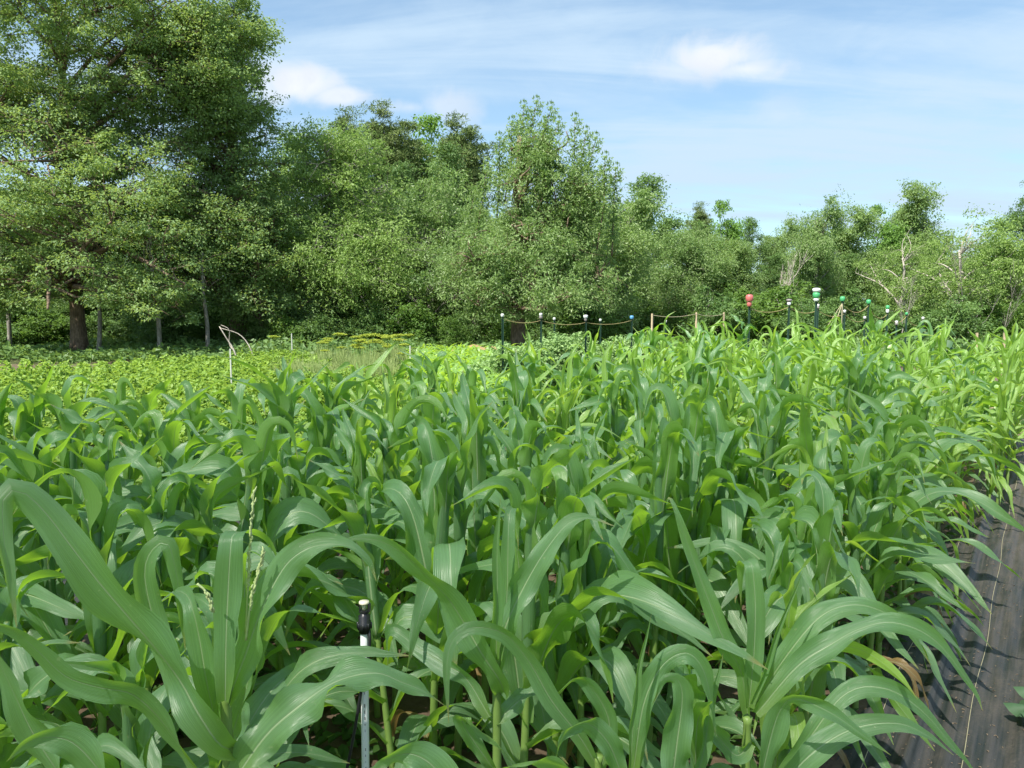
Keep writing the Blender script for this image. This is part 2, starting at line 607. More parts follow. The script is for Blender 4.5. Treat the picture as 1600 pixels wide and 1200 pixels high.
def fab_z(a, q):
    p = np.stack([a * 0.35, q * 3.0, 0 * a], -1).reshape(-1, 3)
    w = ico_noise(p, 2.2, 11).reshape(a.shape)
    w3 = np.abs(ico_noise(np.stack([a * 0.9, q * 9.0, 0 * a], -1).reshape(-1, 3), 2.6, 14).reshape(a.shape))
    w2 = ico_noise(np.stack([a * 1.2, q * 6.0, 0 * a], -1).reshape(-1, 3), 3.0, 12).reshape(a.shape)
    fold = 0.042 * np.exp(-((q + 0.39 + 0.02 * np.sin(a * 0.9)) / 0.02) ** 2) - 0.018 * np.exp(-((q + 0.33) / 0.04) ** 2)
    fold2 = 0.03 * np.exp(-((q + 0.50 + 0.012 * np.sin(a * 1.3)) / 0.012) ** 2) * (0.5 + 0.5 * np.sin(a * 1.1)) + 0.022 * np.exp(-((q + 0.02 + 0.03 * np.sin(a * 0.7 + 1)) / 0.03) ** 2)
    return 0.034 + 0.012 * w + 0.009 * w2 - 0.030 * w3 + fold + fold2


tag(sheet('ground_fabric', 0.6, 13.5, -0.63, 1.4, 240, 120, fab_z, M_FAB), 'black woven weed fabric laid as the path right of the corn',
    'ground fabric')
fl = sheet('ground_fabric', 0.5, 20, -10.2, -4.6, 120, 60, lambda a, q: 0.02 + 0.008 * np.sin(a * 2.3 + q * 4) + 0.006 * np.sin(q * 21), M_FAB)
tag(fl, 'black weed fabric strip between the corn block and the bean bed', 'ground fabric')

# strings along the fabric
M_STRING = simple_mat('jute_string', (0.40, 0.36, 0.22), 0.8, 0.2, 90)
for qs, wv, lb in ((-0.535, 0.018, 'thin straw-coloured string on the black fabric nearest the corn stems'),
                   (-0.215, 0.012, 'thin straw-coloured string along the middle of the black fabric path')):
    aa = np.linspace(1.2, 12.5, 140)
    qq = qs + wv * np.sin(aa * 0.8 + qs * 9) + 0.006 * np.sin(aa * 4.1) + 0.035 * (aa / 12.0) * (1 if qs < -0.4 else 0)
    zz_ = fab_z(aa[:, None], qq[:, None])[:, 0] + 0.004
    P = np.stack([aa * RA[0] + qq * RQ[0], aa * RA[1] + qq * RQ[1], zz_], 1)
    acc = Acc()
    tube(acc, P, 0.0016, 5)
    tag(link('ground_string', acc.mesh('ground_string', M_STRING)), lb, 'string')

# ------------------------------------------------------------------ trees
def leaves_np(acc, C, Rad, n, ll, lw, upk=0.5, outk=0.6, droop=0.3, seed=0, power=0.45, cvar=None, flat=1.0):
    """n leaf-sized faces in every ellipsoid clump C (k,3), Rad (k,3)"""
    r = np.random.default_rng(seed)
    k = len(C)
    N = k * n
    idx = np.repeat(np.arange(k), n)
    if n >= 60:
        K = 16
        sd = norm(r.normal(size=(k, K, 3))) * (r.random((k, K, 1)) ** 0.5)
        pick = r.integers(0, K, N)
        d = sd[idx, pick] + r.normal(size=(N, 3)) * np.array([0.17, 0.17, 0.15])
        off = d * Rad[idx]
    else:
        d = norm(r.normal(size=(N, 3)))
        rad = r.random(N) ** power
        off = d * rad[:, None] * Rad[idx]
    p = C[idx] + off
    nrm = norm(np.array([0, 0, upk]) + r.normal(size=(N, 3)) * 0.55 + d * 0.35)
    dr = d * outk + r.normal(size=(N, 3)) * 0.6 + np.array([0, 0, -droop])
    dr = norm(dr - nrm * (dr * nrm).sum(1, keepdims=True))
    s = np.cross(nrm, dr)
    sz = r.uniform(0.65, 1.25, (N, 1))
    L = ll * sz
    Wd = lw * sz
    b = p
    tip = p + dr * L - nrm * L * 0.12
    l1 = p + dr * L * 0.45 + s * Wd / 2 + nrm * Wd * 0.15
    l2 = p + dr * L * 0.45 - s * Wd / 2 + nrm * Wd * 0.15
    V = np.stack([b, l1, tip, l2], 1).reshape(-1, 3)
    f = np.arange(N * 4).reshape(-1, 4)
    cv = r.random(k) if cvar is None else cvar
    a = np.clip(cv[idx] * 0.55 + r.random(N) * 0.45, 0, 1)
    acc.add(V, f, None, np.repeat(a, 4))


def make_tree(seed, base, ells, nclump, nleaf, csize, ll, lw, fol, bark, trunk_r, trunk_top, lean=(0, 0), upk=0.5, flat=0.45,
              outk=0.6, droop=0.3, shell=0.45, twig=0.03, sprouts=(), limb_r=0.5):
    """ells: world-space ellipsoids (centre, radii) the crown fills. Everything is returned relative to the base."""
    r = np.random.default_rng(seed)
    base = np.array(base, float)
    wood = Acc()
    crown = Acc()
    ht = trunk_top
    tp = [np.zeros(3)]
    nseg = 9
    for i in range(1, nseg):
        t = i / (nseg - 1)
        tp.append(np.array([lean[0] * t + r.normal() * 0.10 * t, lean[1] * t + r.normal() * 0.1 * t, ht * t]))
    tp = catmull(np.array(tp), 22)
    tt = np.linspace(0, 1, 22)
    rr = trunk_r * (1 - 0.72 * tt) + trunk_r * 0.55 * np.exp(-tt * 22)
    tp[0, 2] = -0.1
    tube(wood, tp, rr, 10)
    nodes = [tp[5:]]
    nr = [rr[5:]]
    E = [(np.array(c, float) - base, np.array(rd, float)) for c, rd in ells]
    vol = np.array([rd[0] * rd[2] for c, rd in E])
    for c, rd in E:
        for j in range(3):
            tgt = c + r.normal(size=3) * rd * 0.35
            k = int(np.clip(np.argmin(np.abs(tp[:, 2] - (tgt[2] - np.linalg.norm(tgt[:2] - tp[8, :2]) * 0.8))), 4, 20))
            s = tp[k]
            mid = s * 0.5 + tgt * 0.5 + np.array([r.normal() * 0.05 * ht, r.normal() * 0.05 * ht, abs(r.normal()) * 0.035 * ht + 0.02 * np.linalg.norm(tgt - s)])
            P = catmull(np.array([s, mid, tgt, tgt + (tgt - mid) * 0.1]), 14)
            r0 = min(rr[k] * 0.7, trunk_r * limb_r)
            R_ = np.linspace(r0, r0 * 0.22, 14)
            tube(wood, P, R_, 6)
            nodes.append(P[3:])
            nr.append(R_[3:])
    ND = np.concatenate(nodes)
    NR = np.concatenate(nr)
    pk = r.choice(len(E), nclump, p=vol / vol.sum())
    C = np.zeros((nclump, 3))
    for i, e in enumerate(pk):
        c, rd = E[e]
        d = norm(r.normal(size=3))
        C[i] = c + d * rd * (r.random() ** shell)
    C[:, 2] = np.maximum(C[:, 2], 0.35)
    cs = csize * r.uniform(0.55, 1.6, nclump)
    Rad = np.stack([cs, cs, cs * flat], 1)
    for i in range(nclump):
        dv = ND - C[i]
        dist = np.linalg.norm(dv, axis=1) + np.maximum(dv[:, 2], 0) * 0.8
        k = int(np.argmin(dist))
        s = ND[k]
        L = np.linalg.norm(C[i] - s)
        mid = (s + C[i]) / 2 + r.normal(size=3) * 0.12 * L + np.array([0, 0, 0.06 * L])
        P = catmull(np.array([s, mid, C[i]]), 6)
        r0 = min(NR[k] * 0.6, twig * (0.6 + L * 0.35))
        tube(wood, P, np.linspace(r0, r0 * 0.3, 6), 4, cap=False)
        for _ in range(3):
            e = C[i] + norm(r.normal(size=3) + np.array([0, 0, 0.2])) * Rad[i] * 0.95
            tube(wood, np.array([P[4], (P[4] + e) / 2 + r.normal(size=3) * 0.05, e]), np.array([r0 * .4, r0 * .3, r0 * .15]), 3, cap=False)
    leaves_np(crown, C, Rad, nleaf, ll, lw, upk=upk, outk=outk, droop=droop, seed=seed + 5)
    # upright leafy shoots that break the outline
    for (s, e, nn) in sprouts:
        s = np.array(s) - base
        e = np.array(e) - base
        P = catmull(np.array([s, (s + e) / 2 + r.normal(size=3) * 0.15, e]), 12)
        tube(wood, P, np.linspace(0.035, 0.008, 12), 4)
        leaves_np(crown, P[2:], np.tile(np.array([[csize * 0.45, csize * 0.45, csize * 0.5]]), (10, 1)), nn, ll, lw, upk=0.1, outk=0.7,
                  droop=-0.5, seed=seed + 9)
    return wood.mesh('trunk', bark), crown.mesh('crown', fol, smooth=False)


def put_tree(name, wood, crown, base, label, cat='tree', group=None, rz=0.0, s=1.0, sz=1.0):
    o = empty(name, base, rz)
    o.scale = (s, s, s * sz)
    link('trunk', wood, o)
    link('crown', crown, o)
    tag(o, label, cat, group)
    return o


def EL(px, py, D, rxp, ryp, ry=None):
    """crown mass seen at (px,py) from the camera, D metres away, half-width rxp, half-height ryp in photo pixels"""
    k = D / F
    return (W(px, py, D), (rxp * k, (rxp * k if ry is None else ry), ryp * k))


def B(px, D):
    p = W(px, 500, D)
    return (p.x, p.y, 0.0)


# the two big oaks at the left
D1 = 30.0
b = B(122, D1)
w, c = make_tree(11, b, [EL(30, -60, D1, 190, 120), EL(230, 40, D1, 130, 110), EL(-30, 170, D1 - 1, 140, 110), EL(110, 300, D1 - 2, 175, 75),
                         EL(10, 420, D1 - 1.5, 120, 60), EL(190, 430, D1 - 3.0, 115, 45), EL(330, 60, D1 + 1, 75, 120), EL(150, 180, D1, 110, 80), EL(60, 350, D1-1, 130, 60), EL(230, 380, D1-2, 110, 55), EL(-40, 450, D1-1, 110, 50), EL(130, 462, D1-3, 100, 28), EL(250, 475, D1-2.5, 70, 26), EL(60, 110, D1+1, 150, 110), EL(180, 250, D1, 130, 80)],
                 840, 235, 0.75, 0.125, 0.072, F_OAK, M_BARK, 0.27, 14.0, lean=(-0.4, 0.3), upk=0.9, flat=0.48, outk=0.8, droop=0.35, shell=0.5,
                 twig=0.045, limb_r=0.55)
put_tree('oak_tree', w, c, b, 'tallest broad tree at left with layered branches and thick brown trunk')
D2 = 33.0
b = B(372, D2)
w, c = make_tree(12, b, [EL(310, 150, D2, 105, 120), EL(345, 290, D2, 110, 95), EL(370, 400, D2 - 1, 105, 80), EL(280, 430, D2 - 2, 90, 60),
                         EL(355, 60, D2, 55, 80), EL(410, 470, D2 - 1, 70, 45), EL(400, 215, D2, 40, 50), EL(330, 350, D2-1, 110, 70), EL(300, 130, D2-1, 100, 100)],
                 560, 240, 0.78, 0.13, 0.072, F_OAK, M_BARK, 0.36, 13.0, upk=0.9, flat=0.52, outk=0.7, droop=0.35, shell=0.5,
                 twig=0.04)
put_tree('oak_tree', w, c, b, 'tall dark green tree standing right of the thick-trunked oak, against the open sky')

# pale trees next to it
D3 = 35.0
b = B(520, D3)
w, c = make_tree(13, b, [EL(535, 290, D3, 90, 80), EL(510, 400, D3 - 1, 105, 95), EL(575, 420, D3 - 1.5, 95, 90), EL(500, 250, D3, 45, 55), EL(560, 235, D3, 40, 35)],
                 330, 170, 0.75, 0.15, 0.060, F_PALE, M_BARKG, 0.26, 9.0, upk=0.4, flat=0.75, outk=0.6, droop=0.4, shell=0.5)
put_tree('broadleaf_tree', w, c, b, 'pale grey-green rounded tree just right of the tall oaks')
D4 = 36.0
b = B(660, D4)
w, c = make_tree(14, b, [EL(650, 420, D4, 80, 60), EL(700, 350, D4 + 1, 60, 90), EL(620, 360, D4, 50, 50), EL(700, 440, D4 - 1, 90, 60)],
                 230, 150, 0.72, 0.16, 0.065, F_WILL, M_BARKG, 0.2, 5.0, upk=0.4, flat=0.7, shell=0.5, droop=0.4)
put_tree('broadleaf_tree', w, c, b, 'lower olive-green tree filling the gap left of the feathery-topped tree')

# the willow-like tree in the centre
D5 = 31.0
b = B(810, D5)
sp = []
rr_ = random.Random(5)
for px, y0, y1 in ((800, 250, 190), (818, 240, 165), (838, 230, 158), (860, 240, 168), (872, 270, 190), (898, 290, 185), (915, 280, 205), (930, 300, 215),
                   (945, 320, 245), (962, 330, 262), (780, 270, 215), (850, 250, 195), (760, 320, 262), (740, 350, 300)):
    q = W(px + rr_.uniform(-12, 12) - 15, y0 + 70, D5 + rr_.uniform(-1, 1))
    e = W(px, y1 + 6, D5 + rr_.uniform(-1, 1))
    sp.append((tuple(q), tuple(e), 75))
w, c = make_tree(15, b, [EL(835, 300, D5, 75, 85), EL(790, 400, D5 - 1, 100, 75), EL(880, 400, D5, 90, 85), EL(915, 320, D5, 40, 60),
                         EL(850, 240, D5, 45, 40), EL(760, 430, D5 - 1.5, 70, 55), EL(900, 440, D5 - .5, 80, 45), EL(825, 465, D5 - 2.5, 90, 32)],
                 360, 190, 0.62, 0.15, 0.055, F_WILL, M_BARK, 0.30, 8.6, upk=0.3, flat=0.8, outk=0.7, droop=0.1, shell=0.5, sprouts=sp)
put_tree('willow_tree', w, c, b, 'feathery tree with upright leafy shoots, the highest in the middle of the treeline')


def generic(seed, H, Wd, fol, bark, n, nl, cs, ll, lw, flat=0.6, upk=0.5, droop=0.3, pine=False, low=0.12, tr=0.2):
    r = np.random.default_rng(seed)
    ells = []
    if pine:
        for i in range(9):
            t = i / 8
            ells.append(((r.normal() * Wd * 0.25, r.normal() * Wd * .25, H * (0.42 + 0.56 * t)), (Wd * (0.62 - 0.35 * t), Wd * (0.62 - 0.35 * t), H * 0.035)))
    else:
        for i in range(6):
            t = i / 5
            k = 0.78 * math.sin(PI * (0.22 + 0.66 * t))
            ells.append(((r.normal() * Wd * 0.22, r.normal() * Wd * 0.22, H * (low + 0.13 + (0.80 - low) * t)), (Wd * k * 0.8, Wd * k * 0.8, H * 0.14)))
    return make_tree(seed, (0, 0, 0), ells, n, nl, cs, ll, lw, fol, bark, tr, H * (0.93 if pine else 0.72), flat=flat, upk=upk, droop=droop,
                     shell=0.45, twig=0.03)


G = {
    'round': generic(31, 10, 3.8, F_OAK, M_BARKG, 200, 230, 0.9, 0.175, 0.105, low=0.0),
    'dark': generic(32, 12, 3.6, F_DARK, M_BARK, 200, 230, 0.95, 0.175, 0.105, low=0.0),
    'bright': generic(33, 11, 3.0, F_BRIGHT, M_BARKG, 150, 140, 0.8, 0.22, 0.14),
    'pale': generic(34, 9, 3.2, F_PALE, M_BARKG, 140, 130, 0.8, 0.20, 0.09, flat=0.8, droop=0.4),
    'willow': generic(35, 9, 3.3, F_WILL, M_BARKG, 180, 210, 0.85, 0.165, 0.075, flat=0.8, droop=0.2),
    'pine': generic(36, 15, 3.3, F_PINE, M_BARK, 190, 230, 0.85, 0.30, 0.06, flat=0.42, upk=0.3, low=0.32, droop=-0.2),
    'sparse': generic(37, 9, 3.4, F_PALE, M_DEAD, 75, 100, 0.75, 0.18, 0.08, flat=0.6),
    'shrub': generic(38, 3.0, 2.2, F_SHRUB, M_BARKG, 75, 110, 0.5, 0.16, 0.09, low=-0.05, tr=0.05),
    'shrub_dark': generic(39, 3.0, 2.3, F_DARK, M_BARKG, 75, 110, 0.5, 0.16, 0.09, low=-0.05, tr=0.05),
}
GH = {'round': 10, 'dark': 12, 'bright': 11, 'pale': 9, 'willow': 9, 'pine': 15, 'sparse': 9, 'shrub': 3.0, 'shrub_dark': 3.0}
NAMES = {'round': 'broadleaf_tree', 'dark': 'broadleaf_tree', 'bright': 'broadleaf_tree', 'pale': 'broadleaf_tree', 'willow': 'broadleaf_tree',
         'pine': 'pine_tree', 'sparse': 'broadleaf_tree', 'shrub': 'shrub', 'shrub_dark': 'shrub'}
rt = random.Random(3)


def gen(kind, px, ytop, D, label, group=None, wide=1.0):
    H = W(px, ytop, D).z
    s = H / (GH[kind] * 1.02)
    bb = B(px, D)
    o = put_tree(NAMES[kind], *G[kind], bb, label, 'shrub' if 'shrub' in kind else 'tree', group, rt.uniform(0, 6.28), s * wide, 1.0 / wide)
    return o


# distinctive trees of the skyline
gen('pine', 548, 178, 50, 'dark pine with a rounded top behind the pale grey-green tree', wide=0.9)
gen('pine', 612, 172, 52, 'brownish pine second from the left in the skyline, bare gaps in its branches', wide=1.1)
gen('pine', 722, 188, 52, 'brownish-topped pine just left of the feathery-topped tree', wide=1.1)
gen('bright', 668, 190, 55, 'bright green tree between two pines in the skyline', wide=0.8)
gen('dark', 690, 230, 48, 'dark green slim tree in front of the brownish pines', wide=0.8)
gen('dark', 642, 260, 46, 'deep green tree below the brownish pine, above the olive-green tree', wide=0.8)
gen('pale', 450, 220, 40, 'pale green tree whose top shows between the tall oaks and the grey-green tree', wide=0.9)
gen('dark', 1010, 278, 52, 'dark pointed tree rising right of the feathery-topped tree')
gen('willow', 960, 300, 36, 'olive-green tree leaning against the right side of the feathery tree', wide=1.1)
gen('pine', 1090, 322, 56, 'flat-topped dark tree in the dip of the skyline', wide=0.9)
gen('bright', 1128, 322, 54, 'bright green slim tree in the dip of the skyline', wide=0.7)
gen('dark', 1162, 345, 58, 'small dark tree at the lowest point of the skyline', wide=0.7)
gen('round', 1205, 352, 60, 'distant rounded tree at the lowest point of the skyline', wide=0.8)
gen('willow', 1075, 345, 40, 'olive-green tree below the flat-topped dark tree', wide=1.0)
gen('round', 1150, 385, 42, 'mid green tree left of the bare white tree', wide=1.0)
gen('willow', 1272, 312, 40, 'tall olive tree with a spray of top twigs right of the bare tree', wide=0.75)
gen('round', 1330, 335, 46, 'mid green tree right of the olive tree with a spray of top twigs', wide=0.9)
gen('bright', 1370, 328, 54, 'bright rounded tree behind the row of green-capped posts', wide=0.7)
gen('round', 1440, 298, 56, 'dark green tree standing up alone above the right half of the treeline', wide=0.85)
gen('sparse', 1408, 345, 38, 'thin pale tree with a white stem in the right part of the treeline')
gen('sparse', 1495, 328, 38, 'pale tree with bare grey twigs above its crown, near the right edge', wide=1.2)
gen('pale', 1555, 350, 42, 'pale dull-green tree second from the right edge', wide=1.2)
gen('dark', 1612, 272, 44, 'dark tree cut by the right edge of the photo', wide=0.7)
gen('dark', 1640, 380, 38, 'dark low tree at the right edge below the taller one', wide=1.0)
# ranks that close the wood behind
HIDE = 'trees closing the wood behind the front trees'
ranks = []
for i, px in enumerate(range(-180, 460, 62)):
    ranks.append((px, rt.choice((330, 300, 350)), 44 + rt.uniform(-3, 5), rt.choice(('dark', 'round', 'dark'))))
for px in range(470, 960, 60):
    ranks.append((px, rt.uniform(300, 340), 43 + rt.uniform(-2, 4), rt.choice(('round', 'willow', 'dark'))))
for px in range(980, 1700, 58):
    ranks.append((px, rt.uniform(372, 400), 44 + rt.uniform(-3, 8), rt.choice(('round', 'willow', 'dark', 'pale'))))
KL = {'dark': 'dark green tree deep in the wood, mostly hidden by nearer trees', 'round': 'mid green tree deep in the wood, mostly hidden by nearer trees',
      'willow': 'olive-green tree deep in the wood, mostly hidden by nearer trees', 'pale': 'pale green tree deep in the wood, mostly hidden by nearer trees'}
KG = {'dark': 'dark trees deep in the wood', 'round': 'mid green trees deep in the wood', 'willow': 'olive trees deep in the wood', 'pale': 'pale trees deep in the wood'}
for px, yt, D, k in ranks:
    gen(k, px + rt.uniform(-15, 15), yt, D, KL[k], KG[k], wide=1.15)
for px in range(-150, 480, 48):
    gen('dark', px + rt.uniform(-12, 12), rt.uniform(380, 430), 38 + rt.uniform(-1, 2), KL['dark'], KG['dark'], wide=1.5)
# undergrowth along the foot of the wood
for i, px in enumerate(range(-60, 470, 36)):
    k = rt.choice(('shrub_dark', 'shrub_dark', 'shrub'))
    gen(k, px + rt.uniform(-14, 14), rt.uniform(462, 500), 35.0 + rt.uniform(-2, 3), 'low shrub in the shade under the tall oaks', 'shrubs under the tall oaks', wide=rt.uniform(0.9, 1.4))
for i, px in enumerate(range(455, 800, 40)):
    gen(rt.choice(('shrub', 'shrub', 'shrub_dark')), px + rt.uniform(-10, 10), rt.uniform(462, 500), 32.5 + rt.uniform(-1, 2),
        'leafy shrub at the foot of the wood behind the yellow dill heads', 'shrubs behind the dill bed', wide=rt.uniform(0.9, 1.3))
for i, px in enumerate(range(840, 1660, 46)):
    gen(rt.choice(('shrub', 'shrub_dark', 'shrub')), px + rt.uniform(-14, 14), rt.uniform(440, 482), 37 + rt.uniform(-3, 3),
        'leafy shrub at the foot of the wood behind the capped posts', 'shrubs behind the capped posts', wide=rt.uniform(0.9, 1.4))


r = np.random.default_rng(55)
acc = Acc()
n_ = 60000
yy = r.uniform(24.0, 44, n_)
xx = yy * r.uniform(-0.80, 0.85, n_)
ok = (yy > np.where(xx < -0.3 * yy, 25.5, 23.5)) 
hh_ = 0.25 + 0.45 * np.clip(ico_noise(np.stack([xx, yy, 0 * xx], 1), 0.7, 3) + 0.4, 0, 1)
p_ = np.stack([xx, yy, hh_ * r.random(n_) ** 0.5], 1)[ok]
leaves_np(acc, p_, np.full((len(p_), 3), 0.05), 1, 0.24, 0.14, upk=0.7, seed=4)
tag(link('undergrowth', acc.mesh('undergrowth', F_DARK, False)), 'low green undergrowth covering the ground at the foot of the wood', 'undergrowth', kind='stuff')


def limbs(acc, p, d, L, r0, depth, rnd, spread=0.5, up=0.2):
    p = np.array(p, float)
    d = norm(np.array(d, float))
    P = [p]
    n = 5
    for i in range(n):
        d = norm(d + rnd.normal(size=3) * 0.12 + np.array([0, 0, up * 0.1]))
        P.append(P[-1] + d * L / n)
    P = np.array(P)
    tube(acc, P, np.linspace(r0, r0 * 0.45, n + 1), 5 if depth > 1 else 4)
    if depth <= 0:
        return
    for i in range(2 + (depth > 1)):
        k = rnd.integers(1, n + 1)
        dd = norm(d + rnd.normal(size=3) * spread + np.array([0, 0, up]))
        limbs(acc, P[k], dd, L * rnd.uniform(0.5, 0.75), r0 * 0.55, depth - 1, rnd, spread, up)


# bare dead tree and other bare wood
rn = np.random.default_rng(21)
bt = B(1222, 36)
t = empty('dead_tree', bt)
tag(t, 'bare dead tree with pale leafless branches behind the capped posts', 'dead tree')
acc = Acc()
limbs(acc, (0, 0, -0.1), (0.02, 0, 1), 1.6, 0.07, 0, rn)
link('trunk', acc.mesh('trunk', M_DEAD), t)
for k, (dx, L) in enumerate(((0.02, 2.0), (0.40, 1.5), (0.2, 1.8), (-0.12, 1.2))):
    acc = Acc()
    limbs(acc, (0.03 * k - .04, 0, 1.0 + 0.15 * k), (dx, 0.1 * k - 0.1, 1), L, 0.036, 3, rn, 0.24, 0.5)
    link('branch', acc.mesh('branch', M_DEAD), t)
bt = W(372, 555, 24)
t = empty('fallen_branch', (bt.x, bt.y, 0.0))
tag(t, 'bare pale forked branch sticking up at the far edge of the bean bed', 'branch')
acc = Acc()
tube(acc, catmull(np.array([(0, 0, -0.1), (-0.1, 0, 0.5), (-0.35, 0, 0.95), (-0.55, 0, 1.3)]), 12), np.linspace(0.035, 0.015, 12), 5)
tube(acc, catmull(np.array([(-0.12, 0, 0.55), (-0.3, 0.1, 0.75), (-0.25, 0, 1.2), (-.5, 0, 1.35)]), 10), np.linspace(0.02, 0.008, 10), 4)
link('limb', acc.mesh('limb', M_DEAD), t)
acc = Acc()
tube(acc, catmull(np.array([(0.55, 0, -0.1), (0.4, 0, 0.6), (0.05, 0.05, 1.05), (-0.5, 0, 1.25)]), 12), np.linspace(0.025, 0.01, 12), 5)
link('limb', acc.mesh('limb', M_DEAD), t)
for px, D, h_, lb in ((1500, 36, 6.2, 'bare grey branching stem among the pale trees near the right edge'),
                      (1570, 37, 5.8, 'bare twiggy stem leaning at the right edge of the treeline'),
                      (1405, 35, 5.2, 'thin white bare stem in front of the pale trees')):
    acc = Acc()
    limbs(acc, (0, 0, -0.1), (0.1 * (1500 - px) / 95, 0, 1), h_ * 0.40, 0.03, 4, rn, 0.34, 0.45)
    tag(link('bare_sapling', acc.mesh('bare_sapling', M_BARKG), None, B(px, D)), lb, 'bare sapling')
# slender stems under the oaks
for px, D, h_, lb in ((150, 29, 4.2, 'slim pale trunk just right of the thick oak trunk'), (247, 28.5, 4.8, 'slim pale trunk with a splayed foot midway under the oaks'),
                      (322, 30, 4.0, 'slim pale trunk under the right-hand oak'), (12, 31, 5.0, 'slim pale trunk near the left edge of the photo')):
    acc = Acc()
    lx_ = rn.normal() * 0.25
    tube(acc, catmull(np.array([(0, 0, -0.1), (lx_ * .2 + .05, 0, h_ * .3), (lx_ * .5 - .05, 0, h_ * .65), (lx_, 0, h_)]), 14), np.linspace(0.09, 0.05, 14), 7)
    for q_ in range(4):
        z_ = h_ * rn.uniform(.5, .95)
        limbs(acc, (lx_ * z_ / h_ * .8, 0, z_), (rn.normal(), rn.normal(), .8), 1.2, 0.03, 1, rn, .4, .3)
    tag(link('slim_trunk', acc.mesh('slim_trunk', M_BARKG), None, B(px, D)), lb, 'young tree')

# ------------------------------------------------------------------ garden beds beyond the corn
def leaf6(acc, p, d, nrm, L, Wd, a, fold=0.22, wide=0.38):
    """oval pointed leaves with a folded midrib: p base, d direction, nrm normal (N,3)"""
    d = norm(d - nrm * (d * nrm).sum(1, keepdims=True))
    s = np.cross(nrm, d)
    L = L[:, None]
    Wd = Wd[:, None]
    tip = p + d * L - nrm * L * 0.18
    l1 = p + d * L * 0.25 + s * Wd * wide + nrm * Wd * fold
    l2 = p + d * L * 0.62 + s * Wd * 0.42 + nrm * Wd * fold * 0.8
    r1 = p + d * L * 0.25 - s * Wd * wide + nrm * Wd * fold
    r2 = p + d * L * 0.62 - s * Wd * 0.42 + nrm * Wd * fold * 0.8
    V = np.stack([p, l1, l2, tip, r2, r1], 1).reshape(-1, 3)
    i = np.arange(len(p))[:, None] * 6
    f = np.concatenate([i + np.array([[0, 1, 2, 3]]), i + np.array([[0, 3, 4, 5]])])
    acc.add(V, f, None, np.repeat(a, 6))


def bed(name, a0, a1, rows, hh, dens, L, Wd, mat, seed, width=0.42, gapn=0.0, upk=0.8, keep=None):
    r = np.random.default_rng(seed)
    acc = Acc()
    for q in rows:
        N = int((a1 - a0) * dens)
        a = r.uniform(a0, a1, N)
        hump = 0.68 + 0.30 * np.sin(a * 2 * PI / 0.45 + q * 7) + 0.16 * np.sin(a * 1.7 + q * 5) + 0.10 * np.sin(a * 0.6 + q * 3)
        u = r.normal(size=N) * 0.45
        top = hh * hump * np.exp(-(u / 1.1) ** 2)
        z = top * (r.random(N) ** 0.4)
        q_ = q + u * width * 1.1
        x = a * RA[0] + q_ * RQ[0]
        y = a * RA[1] + q_ * RQ[1]
        ok = np.ones(N, bool) if keep is None else keep(x, y)
        p = np.stack([x, y, 0.03 + z], 1)[ok]
        M = len(p)
        nrm = norm(np.array([0, 0, upk]) + r.normal(size=(M, 3)) * 0.45)
        d = r.normal(size=(M, 3)) + np.array([0, 0, -0.1])
        leaf6(acc, p, d, nrm, L * r.uniform(0.45, 1.45, M), Wd * r.uniform(0.7, 1.2, M), np.clip(r.random(M) * 0.7 + 0.3 * (0.5 + ico_noise(p, 1.3, seed + 40) * 1.5), 0, 1))
    return link(name, acc.mesh(name, mat))


r2n = lambda x, y: 0.8 * np.sin(x * 1.3 + y) 
vis = lambda x, y: (y > 3) & (x > -0.74 * y - 1.2)
tag(bed('bean_plants', 3.0, 17, np.arange(-6.35, -9.9, -0.8), 0.33, 850, 0.07, 0.058, F_BEAN, 1, width=0.27, keep=vis), 'bright green bean rows in front, with dark fabric between them', 'bean bed', kind='stuff')
tag(bed('bean_plants', 4.0, 21, np.arange(-10.2, -20.5, -0.66), 0.52, 820, 0.085, 0.07, F_BEAN, 2, keep=lambda x, y: (x > -0.74 * y - 1.5) & (y < 25) & ((x < -0.275 * y + r2n(x, y)) | ((y < 17.5) & (x < -0.135 * y)))), 'taller yellow-green bean plants at the foot of the oaks', 'bean bed', kind='stuff')

# pale wispy dill bed with yellow flower heads
r = np.random.default_rng(4)
acc = Acc()
k = 0
while k < 6500:
    D = r.uniform(16.5, 23)
    px = 385 + 262 * r.random() ** 0.7
    h_ = r.uniform(0.3, 1.0) * (0.7 + 0.2 * np.sin(px / 17 + D) + 0.1 * np.sin(px / 6.0)) * (0.45 + 0.55 * min(1, (px - 385) / 110))
    p = W(px, 500, D)
    base_ = np.array([p.x, p.y, 0.0])
    n = 7
    a_ = r.uniform(0, 6.28, n)
    zt = h_ * r.uniform(0.4, 1.0, n)
    sp_ = r.uniform(0.04, 0.28, n)
    tips = base_ + np.stack([np.cos(a_) * sp_, np.sin(a_) * sp_, zt], 1)
    rootp = base_ + np.stack([np.cos(a_) * sp_ * .3, np.sin(a_) * sp_ * .3, zt * 0.45], 1)
    w_ = np.array([0.006, 0.0, 0.0])
    V = np.stack([rootp - w_, rootp + w_, tips + w_ * 0.4, tips - w_ * 0.4], 1).reshape(-1, 3)
    acc.add(V, np.arange(4 * n).reshape(-1, 4), None, r.random())
    k += 1
tag(link('dill_bed', acc.mesh('dill_bed', F_DILL, False)), 'wispy grey-green feathery crop right of the bean bed', 'dill bed', kind='stuff')

